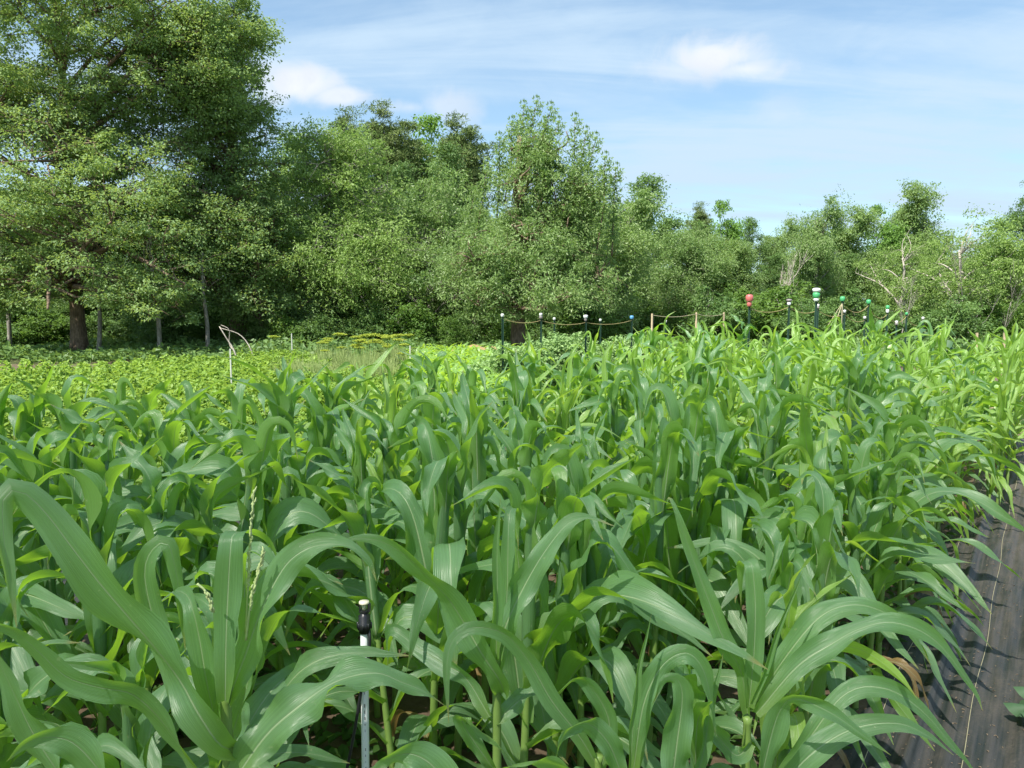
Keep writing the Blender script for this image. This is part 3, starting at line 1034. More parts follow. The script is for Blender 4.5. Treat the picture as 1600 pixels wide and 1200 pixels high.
def dill_proto(seed):
    r = np.random.default_rng(seed)
    st_ = Acc()
    tube(st_, catmull(np.array([(0, 0, -0.03), (r.normal() * .03, 0, 0.7), (r.normal() * .05, 0, 1.35)]), 8), np.linspace(0.012, 0.006, 8), 5)
    fh = Acc()
    top = np.array([st_.v[-1][-1][0], st_.v[-1][-1][1], 1.35])
    for _ in range(44):
        a_, rr = r.uniform(0, 6.28), 0.18 * math.sqrt(r.random())
        e = top + np.array([math.cos(a_) * rr, math.sin(a_) * rr, 0.10 - rr * rr * 1.2])
        tube(fh, np.array([top, (top + e) / 2 + [0, 0, -.01], e]), 0.0025, 3, cap=False)
        C = e[None]
        leaves_np(fh, C, np.array([[0.03, 0.03, 0.012]]), 14, 0.032, 0.024, upk=1.5, seed=int(r.integers(1e6)))
    return st_.mesh('stem', M_STALK), fh.mesh('flower_head', F_UMBEL, False)


DP = [dill_proto(s) for s in (1, 2, 3)]
for i in range(32):
    px = rt.uniform(545, 640) if i < 25 else rt.uniform(490, 545)
    if i == 31:
        px = 425
    D = rt.uniform(18.5, 22)
    o = empty('dill_plant', B(px, D), rt.uniform(0, 6))
    s = W(px, rt.uniform(521, 552), D).z / 1.42
    o.scale = (s * 1.2, s * 1.2, s)
    st_, fh = DP[i % 3]
    link('stem', st_, o)
    link('flower_head', fh, o)
    tag(o, 'tall dill stem with a flat yellow flower head behind the wispy bed', 'dill plant', 'flowering dill stems')

# pale grey-green tomato row under the strings
tom = generic(41, 1.5, 0.5, F_TOM, M_STALK, 60, 45, 0.16, 0.075, 0.045, low=-0.05, tr=0.015)
for i in range(15):
    px = 778 + i * 17
    D = 13.2 + i * 0.33
    o = put_tree('tomato_plant', *tom, B(px + rt.uniform(-5, 5), D), 'bushy grey-green tomato plant under the yellow string, between the posts', 'tomato plant',
                 'tomato plants along the strung posts', rt.uniform(0, 6), rt.uniform(0.95, 1.15))
    o.scale.z = rt.uniform(0.82, 0.98)

# mound of reddish mulch
acc = Acc()
n, m = 24, 16
uu, vv = np.meshgrid(np.linspace(-1, 1, n), np.linspace(-1, 1, m), indexing='ij')
p = np.stack([uu * 3, vv * 3, 0 * uu], -1).reshape(-1, 3)
z = (np.clip(1 - uu ** 2 - vv ** 2, 0, 1) ** 0.7) * (0.55 + 0.15 * ico_noise(p, 3, 5).reshape(n, m))
acc.add(np.stack([uu * 1.7, vv * 1.0, z], -1).reshape(-1, 3), grid_faces(n, m))
tag(link('mulch_pile', acc.mesh('mulch_pile', simple_mat('red_mulch', (0.36, 0.19, 0.12), 0.95, 0.4, 12, bump=0.8)), None, B(742, 26)),
    'low pile of reddish mulch at the end of the far crop rows', 'mulch pile')

# ------------------------------------------------------------------ posts, caps and strings
M_GREENPOST = simple_mat('green_post_paint', (0.018, 0.055, 0.035), 0.5, 0.2, 20)
M_WOODPOST = simple_mat('pale_wood', (0.48, 0.38, 0.24), 0.8, 0.25, 20, bump=0.3)
M_WHITE = simple_mat('white_plastic', (0.75, 0.76, 0.76), 0.35, 0.06, 12)
M_STAKE = simple_mat('weathered_white_stake', (0.50, 0.50, 0.46), 0.7, 0.25, 12)
M_CAPW = simple_mat('weathered_cap', (0.60, 0.60, 0.58), 0.5, 0.25, 25)
M_RED = simple_mat('red_plastic', (0.493, 0.130, 0.117), 0.45, 0.2, 20)
M_GREEN = simple_mat('green_plastic', (0.072, 0.375, 0.143), 0.4, 0.1, 20)
M_BLUE = simple_mat('blue_plastic', (0.10, 0.30, 0.55), 0.4, 0.1, 20)
M_GREYP = simple_mat('grey_plastic', (0.20, 0.18, 0.17), 0.5, 0.2, 20)
M_PVC = simple_mat('white_pvc', (0.74, 0.76, 0.76), 0.35, 0.05, 6)
M_BLACK = simple_mat('black_plastic', (0.018, 0.018, 0.022), 0.35, 0.3, 30)
M_ROPE = simple_mat('yellow_rope', (0.38, 0.31, 0.13), 0.8, 0.25, 50)


def tpost(px, ytop, D, caps, label, wood=False, cat='fence post', group=None, tilt=0.0):
    bx, by, _ = B(px, D)
    H = W(px, ytop, D).z
    o = empty('garden_post' if not wood else 'wooden_post', (bx, by, 0), ANG * -1)
    capH = sum(c[2] for c in caps)
    acc = Acc()
    if wood:
        box(acc, (0, 0, (H - 0.1) / 2), (0.032, 0.032, H + 0.1))
        link('stake', acc.mesh('stake', M_WOODPOST, False), o)
    else:
        hz_ = H - capH * 0.6
        box(acc, (0, 0.012, hz_ / 2 - .05), (0.035, 0.006, hz_ + .1))
        box(acc, (0, -0.005, hz_ / 2 - .05), (0.006, 0.028, hz_ + .1))
        for k in range(int(hz_ / 0.055)):
            box(acc, (0, 0.019, 0.05 + k * 0.055), (0.014, 0.008, 0.012))
        link('shaft', acc.mesh('shaft', M_GREENPOST, False), o)
    z = H
    for (mat, rr, hh) in caps:
        acc = Acc()
        lathe(acc, (0, 0, z - hh), [(0.001, hh), (rr * 0.45, hh * 0.99), (rr * 0.8, hh * 0.90), (rr, hh * 0.70), (rr * 0.97, hh * 0.3), (rr * 0.8, 0.004), (rr * 0.76, 0), (rr * .01, 0.002)], 14)
        link('cap', acc.mesh('cap', mat), o)
        z -= hh
    tag(o, label, cat, group)
    return Vector((bx, by, H - capH - 0.03))


def rope(name, pts, sag, label, mat, rad=0.006):
    t = empty(name, (0, 0, 0))
    t.location = (pts[0].x, pts[0].y, 0)
    for p, q in zip(pts[:-1], pts[1:]):
        acc = Acc()
        s = np.linspace(0, 1, 12)[:, None]
        P = np.array(p)[None] * (1 - s) + np.array(q)[None] * s
        P[:, 2] -= sag * 4 * (s * (1 - s))[:, 0]
        P[:, :2] -= np.array([pts[0].x, pts[0].y])
        tube(acc, P, rad, 5)
        link('span', acc.mesh('span', mat), t)
    tag(t, label, 'rope')


w9 = (M_CAPW, 0.030, 0.055)
# row A over the tomatoes
A_ = []
A_.append(tpost(785, 490, 13.2, [w9], 'green metal post with white cap at the left end of the strung row'))
A_.append(tpost(845, 489, 14.0, [w9, (M_GREYP, 0.035, 0.05)], 'green metal post, second from the left in the strung tomato row'))
A_.append(tpost(915, 492, 15.2, [(M_WHITE, 0.045, 0.06), (M_GREYP, 0.03, 0.06)], 'green post with broad white cap in the middle of the tomato row'))
A_.append(tpost(987, 493, 16.6, [(M_BLUE, 0.042, 0.075)], 'garden post with a bright blue cap'))
rope('garden_rope', A_, 0.06, 'yellow rope strung from the white-capped posts to the blue-capped post', M_ROPE, 0.006)
Bk = [tpost(866, 496, 16.5, [w9], 'white-capped post behind the second post of the tomato row'),
      tpost(938, 498, 17.5, [w9], 'white-capped post behind the broad-capped post')]
C_ = [tpost(1019, 490, 15, [], 'bare pale wooden stake just right of the blue-capped post', True)]
C_.append(tpost(1088, 488, 16, [], 'bare pale wooden stake midway between the blue-capped and red-capped posts', True))
C_.append(tpost(1131, 488, 17.0, [], 'thin wooden stake left of the red-capped post', True))
rope('garden_rope', [p for p in C_], 0.05, 'pale cord strung between the three bare wooden stakes', M_STRING, 0.006)
tpost(1040, 500, 17, [w9], 'low white-capped post between the two bare wooden stakes')
# row B
Bp = []
Bp.append(tpost(1170, 460, 12.6, [(M_RED, 0.062, 0.115), (M_RED, 0.04, 0.08)], 'post topped by a round red cap with a red collar under it'))
Bp.append(tpost(1232, 467, 13.6, [(M_GREYP, 0.05, 0.05), (M_WHITE, 0.035, 0.06)], 'post with a dark cap in front of the bare dead tree'))
Bp.append(tpost(1277, 475, 14.2, [w9, (M_GREYP, 0.03, 0.03)], 'post with a small white cap right behind the tallest post'))
Bp.append(tpost(1319, 484, 15.0, [w9], 'white-capped post below the first small green cap'))
Bp.append(tpost(1351, 494, 16.0, [w9], 'low white-capped post between the two green-capped posts'))
rope('garden_rope', Bp, 0.08, 'yellow rope sagging from the red-capped post past the dark cap to the right', M_ROPE, 0.006)
# row C
Cp = []
Cp.append(tpost(1274, 450, 11.8, [(M_WHITE, 0.062, 0.06), (M_GREEN, 0.055, 0.09), (M_WHITE, 0.04, 0.05)], 'tallest post, topped by a white and bright green bottle'))
Cp.append(tpost(1315, 463, 12.8, [(M_GREEN, 0.042, 0.08)], 'post with a green cap and strings fanning down from it'))
Cp.append(tpost(1356, 468, 13.6, [(M_GREEN, 0.04, 0.075)], 'green-capped post with a thick dark shaft'))
Cp.append(tpost(1386, 477, 14.6, [(M_GREEN, 0.035, 0.07), (M_WHITE, 0.03, 0.07)], 'post with a green cap over a white sleeve'))
Cp.append(tpost(1416, 488, 15.6, [(M_GREEN, 0.03, 0.05)], 'last and smallest of the green-capped posts'))
Cp.append(tpost(1442, 495, 16.6, [w9], 'white-capped post at the right end of the sagging rope'))
rope('garden_rope', Cp[1:], 0.14, 'yellow rope linking the green-capped posts in a row', M_ROPE, 0.006)
tpost(1401, 501, 15, [w9, (M_GREYP, .04, .03)], 'lowest white-capped post, below the small green caps')
for dx in (-28, -14, 0):
    p = Cp[1]
    q = W(1315 + dx * 0.8, 510, 12.6)
    acc = Acc()
    tube(acc, np.array([tuple(p), tuple((p + q) / 2), tuple(q)]), 0.006, 4)
    tag(link('guy_string', acc.mesh('guy_string', M_STRING)), {-28: 'leftmost of three strings fanning down from the green-capped post', -14: 'middle of three strings fanning down from the green-capped post', 0: 'near-vertical string below the green-capped post'}[dx], 'string')
# stakes in the beds
for px, yt, D, lb in ((358, 545, 15.5, 'white stake at the far side of the bean bed beside the forked branch'), (455, 521, 24, 'thin white stake at the foot of the wood left of the dill'),
                      (640, 540, 17, 'pale stake at the right end of the wispy dill bed')):
    acc = Acc()
    H = W(px, yt, D).z
    box(acc, (0, 0, H / 2 - .05), (0.024, 0.024, H + .1))
    tag(link('garden_stake', acc.mesh('garden_stake', M_STAKE, False), None, B(px, D)), lb, 'stake')
# timber at the far right end of the field
for px, D, L, lb in ((1480, 15.5, 1.6, 'weathered board lying at the far end of the corn'), (1590, 14.5, 1.0, 'short grey board lying near the right edge')):
    acc = Acc()
    box(acc, (0, 0, 0.45), (L, 0.12, 0.05))
    box(acc, (-L * .4, 0, 0.2), (0.08, 0.08, 0.46))
    box(acc, (L * .4, 0, 0.2), (0.08, 0.08, 0.46))
    tag(link('raised_board', acc.mesh('raised_board', M_WOODPOST, False), None, B(px, D)), lb, 'board')
for px, yt, lb in ((1571, 520, 'short pale stake near the right edge of the photo'), (1528, 520, 'thin brown stake at the far end of the corn')):
    acc = Acc()
    H = W(px, yt, 14).z
    box(acc, (0, 0, H / 2 - .05), (0.03, 0.03, H + .1))
    tag(link('garden_stake', acc.mesh('garden_stake', M_WOODPOST, False), None, B(px, 14)), lb, 'stake')
# sunflower-like big-leaved plant
t = empty('squash_plant', B(1470, 12.4))
tag(t, 'big-leaved dark plant rising above the corn at the far right', 'plant')
acc = Acc()
tube(acc, np.array([(0, 0, -.05), (0.03, 0, 0.8), (0, 0, 1.55)]), 0.015, 5)
link('stem', acc.mesh('stem', M_STALK), t)
r = np.random.default_rng(8)
for i in range(16):
    acc = Acc()
    a_ = r.uniform(0, 6.28)
    p = np.array([[0.1 * math.cos(a_) + r.normal() * .12, 0.1 * math.sin(a_), r.uniform(1.0, 1.62)]])
    leaf6(acc, p, np.array([[math.cos(a_), math.sin(a_), -0.5]]), norm(np.array([[math.cos(a_) * .6, math.sin(a_) * .6 - .4, 0.8]])), np.array([0.24]), np.array([0.22]), np.array([r.random()]))
    link('leaf', acc.mesh('leaf', F_SQUASH), t)
# squash leaf at the bottom right corner
t = empty('squash_plant', (*field(4.02, 0.15), 0.03))
tag(t, 'squash plant with jagged blue-green leaves at the bottom right corner', 'plant')
acc = Acc()
tube(acc, np.array([(0, 0, 0), (-0.02, 0, 0.08), (-0.05, 0, 0.14)]), 0.006, 5)
link('stem', acc.mesh('stem', M_STALK), t)
for i in range(9):
    a_ = i * 0.9
    acc = Acc()
    n = 22
    th = np.linspace(0, 2 * PI, n, endpoint=False)
    rad = 0.085 * (1 + 0.22 * np.cos(5 * th) + 0.07 * np.cos(15 * th))
    ctr = np.array([math.cos(a_) * 0.13, math.sin(a_) * 0.13, 0.10 + 0.02 * (i % 3)])
    ring = []
    for fr in (0.02, 0.35, 0.7, 1.0):
        ring.append(np.stack([np.cos(th) * rad * fr, np.sin(th) * rad * fr, 0.02 * fr * np.cos(5 * th) - 0.03 * fr * fr], 1) + ctr)
    acc.add(np.concatenate(ring), grid_faces(4, n, True), None, r.random())
    tube(acc, np.array([(0, 0, 0.02), tuple(ctr * 0.6), tuple(ctr)]), 0.004, 4)
    link('leaf', acc.mesh('leaf', F_SQUASH), t)

# ------------------------------------------------------------------ corn
def blade(acc, P, N0, width, roll=0.0, cup0=1.15, cup1=0.22, ruf=0.10, rf=3.5, seed=0, ns=None, fold=None, cols=7, wtip=0.02, rolltight=0.0, wob=0.32):
    """maize leaf blade along midrib P (n,3); N0 (n,3) upper side; width metres"""
    r = np.random.default_rng(seed)
    n = len(P)
    t = np.linspace(0, 1, n)
    T = norm(np.gradient(P, axis=0))
    N = norm(N0 - T * (N0 * T).sum(1, keepdims=True))
    S = np.cross(T, N)
    roll = np.broadcast_to(np.asarray(roll, float), (n,))
    roll = roll + wob * np.sin(2 * PI * r.uniform(1.0, 2.2) * t + r.uniform(0, 6.28)) * np.clip(t / 0.25, 0, 1)
    cr, sr = np.cos(roll)[:, None], np.sin(roll)[:, None]
    S, N = S * cr + N * sr, -S * sr + N * cr
    w = width * np.clip((0.62 + 0.38 * np.sin(np.clip(t / 0.42, 0, 1) * PI / 2)) * (1 - np.clip((t - 0.36) / 0.64, 0, 1) ** 1.55) , wtip, 1)
    u = np.linspace(-1, 1, cols)
    cup = cup1 + (cup0 - cup1) * np.exp(-(t / 0.10) ** 1.3) + rolltight
    ph1, ph2 = r.uniform(0, 6.28, 2)
    f1, f2 = rf * r.uniform(0.8, 1.25, 2)
    env = np.clip(t / 0.15, 0, 1) * np.clip((1 - t) / 0.12, 0, 1)
    rl = ruf * w * np.sin(2 * PI * f1 * t + ph1 + 0.8 * np.sin(5 * t)) * env
    rr = ruf * w * np.sin(2 * PI * f2 * t + ph2 + 0.8 * np.sin(4 * t + 1)) * env
    V = np.zeros((n, cols, 3))
    for j, uj in enumerate(u):
        au = abs(uj)
        ang = cup * (0.55 + 0.45 * au)
        lat = np.sin(np.clip(ang, 0.02, 1.5) * au) / np.clip(ang, 0.02, 1.5) * (w / 2) if False else (w / 2) * au * np.cos(ang)
        hei = (w / 2) * au * np.sin(ang)
        e = (rl if uj < 0 else rr) * au ** 2.2
        V[:, j] = P + S * (np.sign(uj) * lat)[:, None] + N * (hei + e)[:, None]
    uv = np.stack(np.broadcast_arrays((u[None, :] + 1) / 2, t[:, None]), -1).reshape(-1, 2)
    acc.add(V.reshape(-1, 3), grid_faces(n, cols), uv)


def auto_leaf(seed, base, phi, e0, e1, L, width, bend=0.45, sharp=6.0, n=26, twist=0.0, wander=0.15, cup1=0.22, ruf=0.10):
    r = np.random.default_rng(seed)
    t = np.linspace(0, 1, n)
    e = e0 + (e1 - e0) / (1 + np.exp(-sharp * (t - bend) * 2))
    az = phi + wander * np.sin(t * r.uniform(1.5, 3.5) + r.uniform(0, 6)) - wander * 0.3
    T = np.stack([np.cos(az) * np.cos(e), np.sin(az) * np.cos(e), np.sin(e)], 1)
    P = np.array(base) + np.concatenate([[np.zeros(3)], np.cumsum((T[1:] + T[:-1]) / 2, 0) * L / (n - 1)])
    N0 = np.stack([-np.cos(az) * np.sin(e), -np.sin(az) * np.sin(e), np.cos(e)], 1)
    roll = twist * np.clip((t - 0.2) / 0.8, 0, 1) ** 1.2 + 0.12 * np.sin(t * 5 + seed)
    return P, N0, roll


def make_corn(seed, H=1.0, mat=M_CORN, narrow=1.0, dry=True):
    """parts of one maize plant about its base: list of (name, mesh)"""
    r = np.random.default_rng(seed)
    parts = []
    st_ = Acc()
    nn = 10
    zs = np.linspace(-0.03, H, 40)
    lx = r.normal() * 0.03
    ly = r.normal() * 0.03
    P = np.stack([lx * (zs / H) ** 2, ly * (zs / H) ** 2, zs], 1)
    rad = 0.0135 * (1 - 0.45 * np.clip(zs, 0, H) / H) * narrow ** 0.5
    rad = rad + 0.0025 * np.exp(-(((zs / H * nn) % 1.0) / 0.10) ** 2)
    tube(st_, P, rad, 9)
    parts.append(('stalk', st_.mesh('stalk', M_STALK)))
    phi0 = r.uniform(0, 6.28)
    N = 12
    for i in range(N):
        f = i / (N - 1)
        z = H * (0.16 + 0.80 * f ** 0.95)
        phi = phi0 + PI * i + r.normal() * 0.38
        k = (z / H) ** 2
        base = (lx * k + 0.008 * math.cos(phi), ly * k + 0.008 * math.sin(phi), z)
        if i < 4:
            e0, e1 = R(r.uniform(52, 68)), R(r.uniform(-75, -40))
            L, wd, bend, sharp = r.uniform(0.50, 0.70), r.uniform(0.062, 0.080), r.uniform(0.30, 0.5), r.uniform(3, 6)
        elif i < 8:
            e0, e1 = R(r.uniform(62, 76)), R(r.uniform(-70, -5))
            L, wd, bend, sharp = r.uniform(0.56, 0.80), r.uniform(0.080, 0.104), r.uniform(0.30, 0.66), r.uniform(3, 13)
        else:
            e0, e1 = R(r.uniform(74, 86)), R(r.uniform(-75, -10) if r.random() < 0.72 else r.uniform(20, 60))
            L, wd, bend, sharp = r.uniform(0.48, 0.66) * (1 - 0.10 * (i - 8)), r.uniform(0.062, 0.084), r.uniform(0.4, 0.75), r.uniform(6, 22)
        m = mat
        if dry and i == 0 and r.random() < 0.45:
            m = M_DRY
            e1 = R(-80)
            L *= 0.7
            wd *= 0.55
        wd *= narrow * 1.0
        L *= 0.93
        P, N0, roll = auto_leaf(seed * 50 + i, base, phi, e0, e1, L, wd, bend, sharp, twist=r.normal() * 0.95, wander=r.uniform(0.05, 0.5))
        a_ = Acc()
        blade(a_, P, N0, wd, roll, cup0=1.2, cup1=r.uniform(0.10, 0.42) if i < 8 else r.uniform(0.2, 0.9), ruf=r.uniform(0.12, 0.36), rf=r.uniform(1.6, 4.0), seed=seed * 31 + i)
        parts.append(('leaf', a_.mesh('leaf', m)))
    # sheath wrapping the whorl
    sh = Acc()
    z0 = H * 0.62
    zz2 = np.linspace(z0, H * 1.04, 14)
    tt = np.linspace(0, 1, 14)
    P = np.stack([lx * (zz2 / H) ** 2, ly * (zz2 / H) ** 2, zz2], 1)
    tube(sh, P, 0.015 + 0.007 * np.sin(tt * PI) - 0.006 * tt, 9)
    parts.append(('sheath', sh.mesh('sheath', mat)))
    return parts


PROTO = [make_corn(100 + i, H=1.0 + 0.02 * (i % 4), mat=M_CORN) for i in range(14)]
PROTO2 = [make_corn(200 + i, H=1.02, mat=M_CORN2, narrow=0.72) for i in range(8)]


def place_corn(parts, x, y, rz, s, label, group, tilt=(0, 0)):
    o = bpy.data.objects.new('corn_plant', None)
    COL.objects.link(o)
    o.location = (x, y, 0.015)
    o.rotation_euler = (tilt[0], tilt[1], rz)
    o.scale = (s, s, s)
    for nm, me in parts:
        c_ = bpy.data.objects.new(nm, me)
        COL.objects.link(c_)
        c_.parent = o
    tag(o, label, 'corn plant', group)
    return o


# ---- foreground plants whose leaves are modelled one by one
def hero_leaf(parent, pts, D0, D1, wpx, roll=0.0, cup1=0.2, ruf=0.26, seed=1, up=0.55, cup0=0.9, rf=3.0, mat=M_CORN, bow=0.0, rolltight=0.0):
    n = len(pts)
    C = []
    for i, p in enumerate(pts):
        t = i / (n - 1)
        D = D0 + (D1 - D0) * t + bow * math.sin(PI * t)
        if len(p) > 2:
            D += p[2]
        C.append(np.array(W(p[0], p[1], D)))
    P = catmull(np.array(C), 40)
    Dm = (D0 + D1) / 2
    N0 = np.tile(np.array([0, -1.0, up]), (40, 1))
    T = norm(np.gradient(P, axis=0))
    a_ = Acc()
    if isinstance(roll, (tuple, list)):
        roll = np.interp(np.linspace(0, 1, 40), np.linspace(0, 1, len(roll)), roll)
    P = P - np.array(parent.location)
    # carry the normal along the blade so that it never flips on a tight bend
    N = N0[0] - T[0] * np.dot(N0[0], T[0])
    out_ = []
    for i in range(40):
        N = N - T[i] * np.dot(N, T[i])
        N = N / (np.linalg.norm(N) + 1e-9)
        out_.append(N.copy())
    blade(a_, P, np.array(out_), 0.76 * wpx * Dm / F, roll, cup0=cup0, cup1=cup1, ruf=ruf, rf=rf, seed=seed, cols=9, rolltight=rolltight)
    return link('leaf', a_.mesh('leaf', mat), parent)


def hero_plant(px, pytop, D, label, lean=0.0, rtop=0.011, rbase=0.016):
    top = W(px, pytop, D)
    o = empty('corn_plant', (top.x, top.y, 0.0))
    tag(o, label, 'corn plant')
    a_ = Acc()
    z = np.linspace(-0.03, top.z, 40)
    nn = 9
    rad = rbase + (rtop - rbase) * np.clip(z / top.z, 0, 1) + 0.003 * np.exp(-(((z / top.z * nn) % 1.0) / 0.08) ** 2)
    tube(a_, np.stack([0 * z + lean * (z / top.z - 1), 0 * z, z], 1), rad, 12)
    link('stalk', a_.mesh('stalk', M_STALK), o)
    return o


def tassel(parent, pts, D, n=46, rad=0.004):
    P = catmull(np.array([np.array(W(*p, D)) for p in pts]), 20) - np.array(parent.location)
    a_ = Acc()
    tube(a_, P, np.linspace(0.0028, 0.001, 20), 5)
    r = np.random.default_rng(len(pts) * 7 + n)
    for i in range(n):
        t = 0.3 + 0.7 * i / n
        k = t * 19
        i0 = min(int(k), 18)
        p = P[i0] * (1 - (k - i0)) + P[i0 + 1] * (k - i0)
        d = norm(P[min(i0 + 1, 19)] - P[i0]) + norm(r.normal(size=3)) * 0.35
        tube(a_, np.array([p, p + d * 0.006 + r.normal(size=3) * .0015, p + d * 0.013]), np.array([0.0012, 0.0026, 0.0008]), 4)
    return link('tassel', a_.mesh('tassel', M_TASSEL), parent)


h1 = hero_plant(352, 1075, 1.5, 'large corn plant in front at left, its pale tassel emerging from the whorl')
L = hero_leaf
L(h1, [(362, 1172), (340, 1160, -.03), (308, 1112, -.03), (283, 1066), (245, 1016), (199, 962), (153, 908), (112, 855), (70, 800), (34, 768), (6, 776), (6, 840), (16, 905), (26, 980)], 1.5, 1.28, 90,
  roll=(-0.4, 0.3, 1.45, 1.2, 0.5, 0.0, -0.1, 0), seed=3, cup1=0.06, up=0.7, ruf=0.32, rf=3.2)
L(h1, [(356, 1098), (366, 1070), (383, 1025), (408, 955), (437, 897), (462, 868), (497, 852), (545, 853), (575, 875), (588, 908)], 1.5, 1.55, 76, roll=(0, 0.1, 0.15, 0.3, 0.5, 0.2), seed=4, cup1=0.22, up=0.5)
L(h1, [(352, 1095), (353, 1010), (356, 930), (360, 860), (366, 834, .02), (392, 832, .08), (418, 845, .1), (436, 880, .1), (444, 920, .1)], 1.48, 1.5, 60, roll=(0, 0, 0.0, 0, 0), seed=5, cup1=0.12, ruf=0.03, up=0.1)
L(h1, [(335, 1120), (322, 1060), (312, 1000), (302, 955), (292, 930, .03), (272, 925, .08), (262, 950, .1)], 1.5, 1.52, 56, roll=(0.2, 0.1, 0, 0), seed=6, cup1=0.3, ruf=0.04, up=0.2)
L(h1, [(338, 1160), (300, 1120), (250, 1000), (226, 900), (240, 856), (262, 850), (274, 890), (283, 950), (290, 1020)], 1.58, 1.62, 52, roll=(0.0, -0.2, 0, 0.2, 0), seed=7, cup1=0.25, up=0.3)
L(h1, [(330, 1230), (285, 1170), (245, 1118), (205, 1084), (160, 1075), (105, 1058), (62, 1020), (20, 985), (-30, 975), (-90, 1000)], 1.48, 1.3, 66, roll=(0.7, 0.9, 0.4, 0.5, 0.2, 0), seed=8, ruf=0.14, cup1=0.12, up=0.8)
L(h1, [(362, 1225), (415, 1150), (465, 1105), (512, 1072), (552, 1056), (592, 1052), (628, 1066), (662, 1080), (697, 1104)], 1.48, 1.62, 86, roll=(0.1, 0.2, 0.2, 0.6, 0.3, 0.5), seed=9, ruf=0.32, cup1=0.08, up=0.7, rf=4)
L(h1, [(352, 1180), (372, 1120), (388, 1060), (392, 1000)], 1.55, 1.56, 48, roll=0.3, seed=10, cup1=0.5, ruf=0.05)
L(h1, [(345, 1150), (332, 1100), (338, 1030), (345, 960)], 1.53, 1.55, 34, seed=11, cup1=0.8, ruf=0.02)
tassel(h1, [(384, 990), (388, 900), (392, 830), (397, 766)], 1.52)
tassel(h1, [(384, 1000), (392, 940), (402, 900), (411, 862)], 1.50, 40)
tassel(h1, [(308, 912), (322, 925), (332, 950)], 1.44, 20)

h1b = hero_plant(150, 1290, 1.25, 'corn plant in the bottom left corner with two broad bluish leaves')
L(h1b, [(190, 1290), (165, 1220), (120, 1165), (82, 1152), (45, 1160), (10, 1190)], 1.2, 1.15, 92, roll=(0.3, 0.5, 0.2, 0), seed=12, ruf=0.14, up=1.2)
L(h1b, [(150, 1290), (60, 1160), (20, 1080), (-20, 1000), (-60, 960)], 1.25, 1.2, 60, roll=0.3, seed=13, up=0.6)

h2 = hero_plant(776, 1000, 2.05, 'corn plant right of the sprinkler with a broad leaf arching to the left')
L(h2, [(788, 1082), (780, 1062, -.03), (752, 1020, -.03), (728, 978), (700, 935), (668, 902), (632, 867), (590, 844), (550, 842), (520, 856)], 2.05, 1.85, 66, roll=(0.9, 0.7, 0.5, 0.4, 0.1, 0), seed=20, cup1=0.16, up=0.7, ruf=0.24)
L(h2, [(776, 1045), (786, 990), (816, 922), (851, 862), (888, 818), (922, 810), (960, 822)], 2.05, 2.1, 58, roll=(0, 0.15, 0.2, 0.5, 0.6), seed=21, cup1=0.2, up=0.5, ruf=0.28)
L(h2, [(775, 1030), (777, 940), (777, 850), (782, 776)], 2.02, 2.02, 34, seed=22, cup1=0.75, ruf=0.02, up=0.2)
L(h2, [(783, 1010), (792, 930), (794, 840), (797, 800, .03), (806, 800, .1), (810, 860, .1)], 2.08, 2.1, 34, seed=23, cup1=0.3, ruf=0.03, up=0.1)
L(h2, [(775, 1130), (805, 1100), (832, 1078), (850, 1050)], 2.05, 2.1, 42, roll=0.4, seed=24)
L(h2, [(765, 1120), (728, 1060), (690, 1035), (650, 1010), (610, 985), (606, 1040)], 2.1, 2.3, 44, roll=0.3, seed=25)
L(h2, [(770, 1200), (735, 1150), (722, 1120), (760, 1150), (800, 1190), (820, 1240)], 1.95, 1.8, 40, roll=(0.1, 0.2, 0.2), seed=26)

h2b = hero_plant(935, 1180, 2.0, 'corn plant whose thin-tipped leaf arches over left towards the plant by the sprinkler')
L(h2b, [(935, 1200), (905, 1150), (862, 1095), (828, 1036), (790, 992), (741, 980), (708, 1000), (698, 1046), (701, 1130)], 2.0, 1.9, 46, roll=(0.5, 0.6, 0.5, 0.2, 0), seed=27, up=0.9, ruf=0.08)
L(h2b, [(940, 1200), (952, 1130), (925, 1075), (900, 1060), (880, 1075), (850, 1110)], 2.05, 2.0, 40, roll=0.2, seed=28)

h3 = hero_plant(1168, 1120, 2.05, 'corn plant with a long twisted leaf reaching up left and a folded top leaf')
L(h3, [(1168, 1115), (1158, 1050), (1130, 997), (1108, 940), (1092, 898), (1074, 850), (1058, 802), (1046, 778, .02), (1036, 790, .06)], 2.05, 2.0, 40, roll=(0.6, 0.9, 0.5, -0.1, -0.4, 0, 0), seed=30, up=0.3)
L(h3, [(1170, 1105), (1178, 1020), (1180, 945), (1176, 890), (1170, 878, .02), (1158, 885, .07), (1158, 950, .08)], 2.03, 2.05, 44, seed=31, cup1=0.2, ruf=0.04, up=0.2)
L(h3, [(1174, 1100), (1200, 1030), (1228, 955), (1256, 888)], 2.0, 2.0, 26, seed=32, cup1=1.1, ruf=0.02, up=0.2)
L(h3, [(1180, 1100), (1225, 1030), (1280, 965), (1330, 945), (1378, 955), (1420, 985), (1455, 1040)], 2.1, 2.1, 50, roll=(0, 0.1, 0.3, 0.2, 0), seed=33, up=0.7)
L(h3, [(1182, 1115), (1245, 1042), (1300, 1006), (1345, 982), (1398, 973), (1460, 1000), (1520, 1075), (1535, 1110)], 2.0, 1.95, 52, roll=(0, 0.1, 0.3, 0.3, 0), seed=34, up=0.8, ruf=0.30)
L(h3, [(1172, 1160), (1150, 1180), (1110, 1140), (1060, 1120)], 2.0, 1.9, 44, roll=0.4, seed=35)

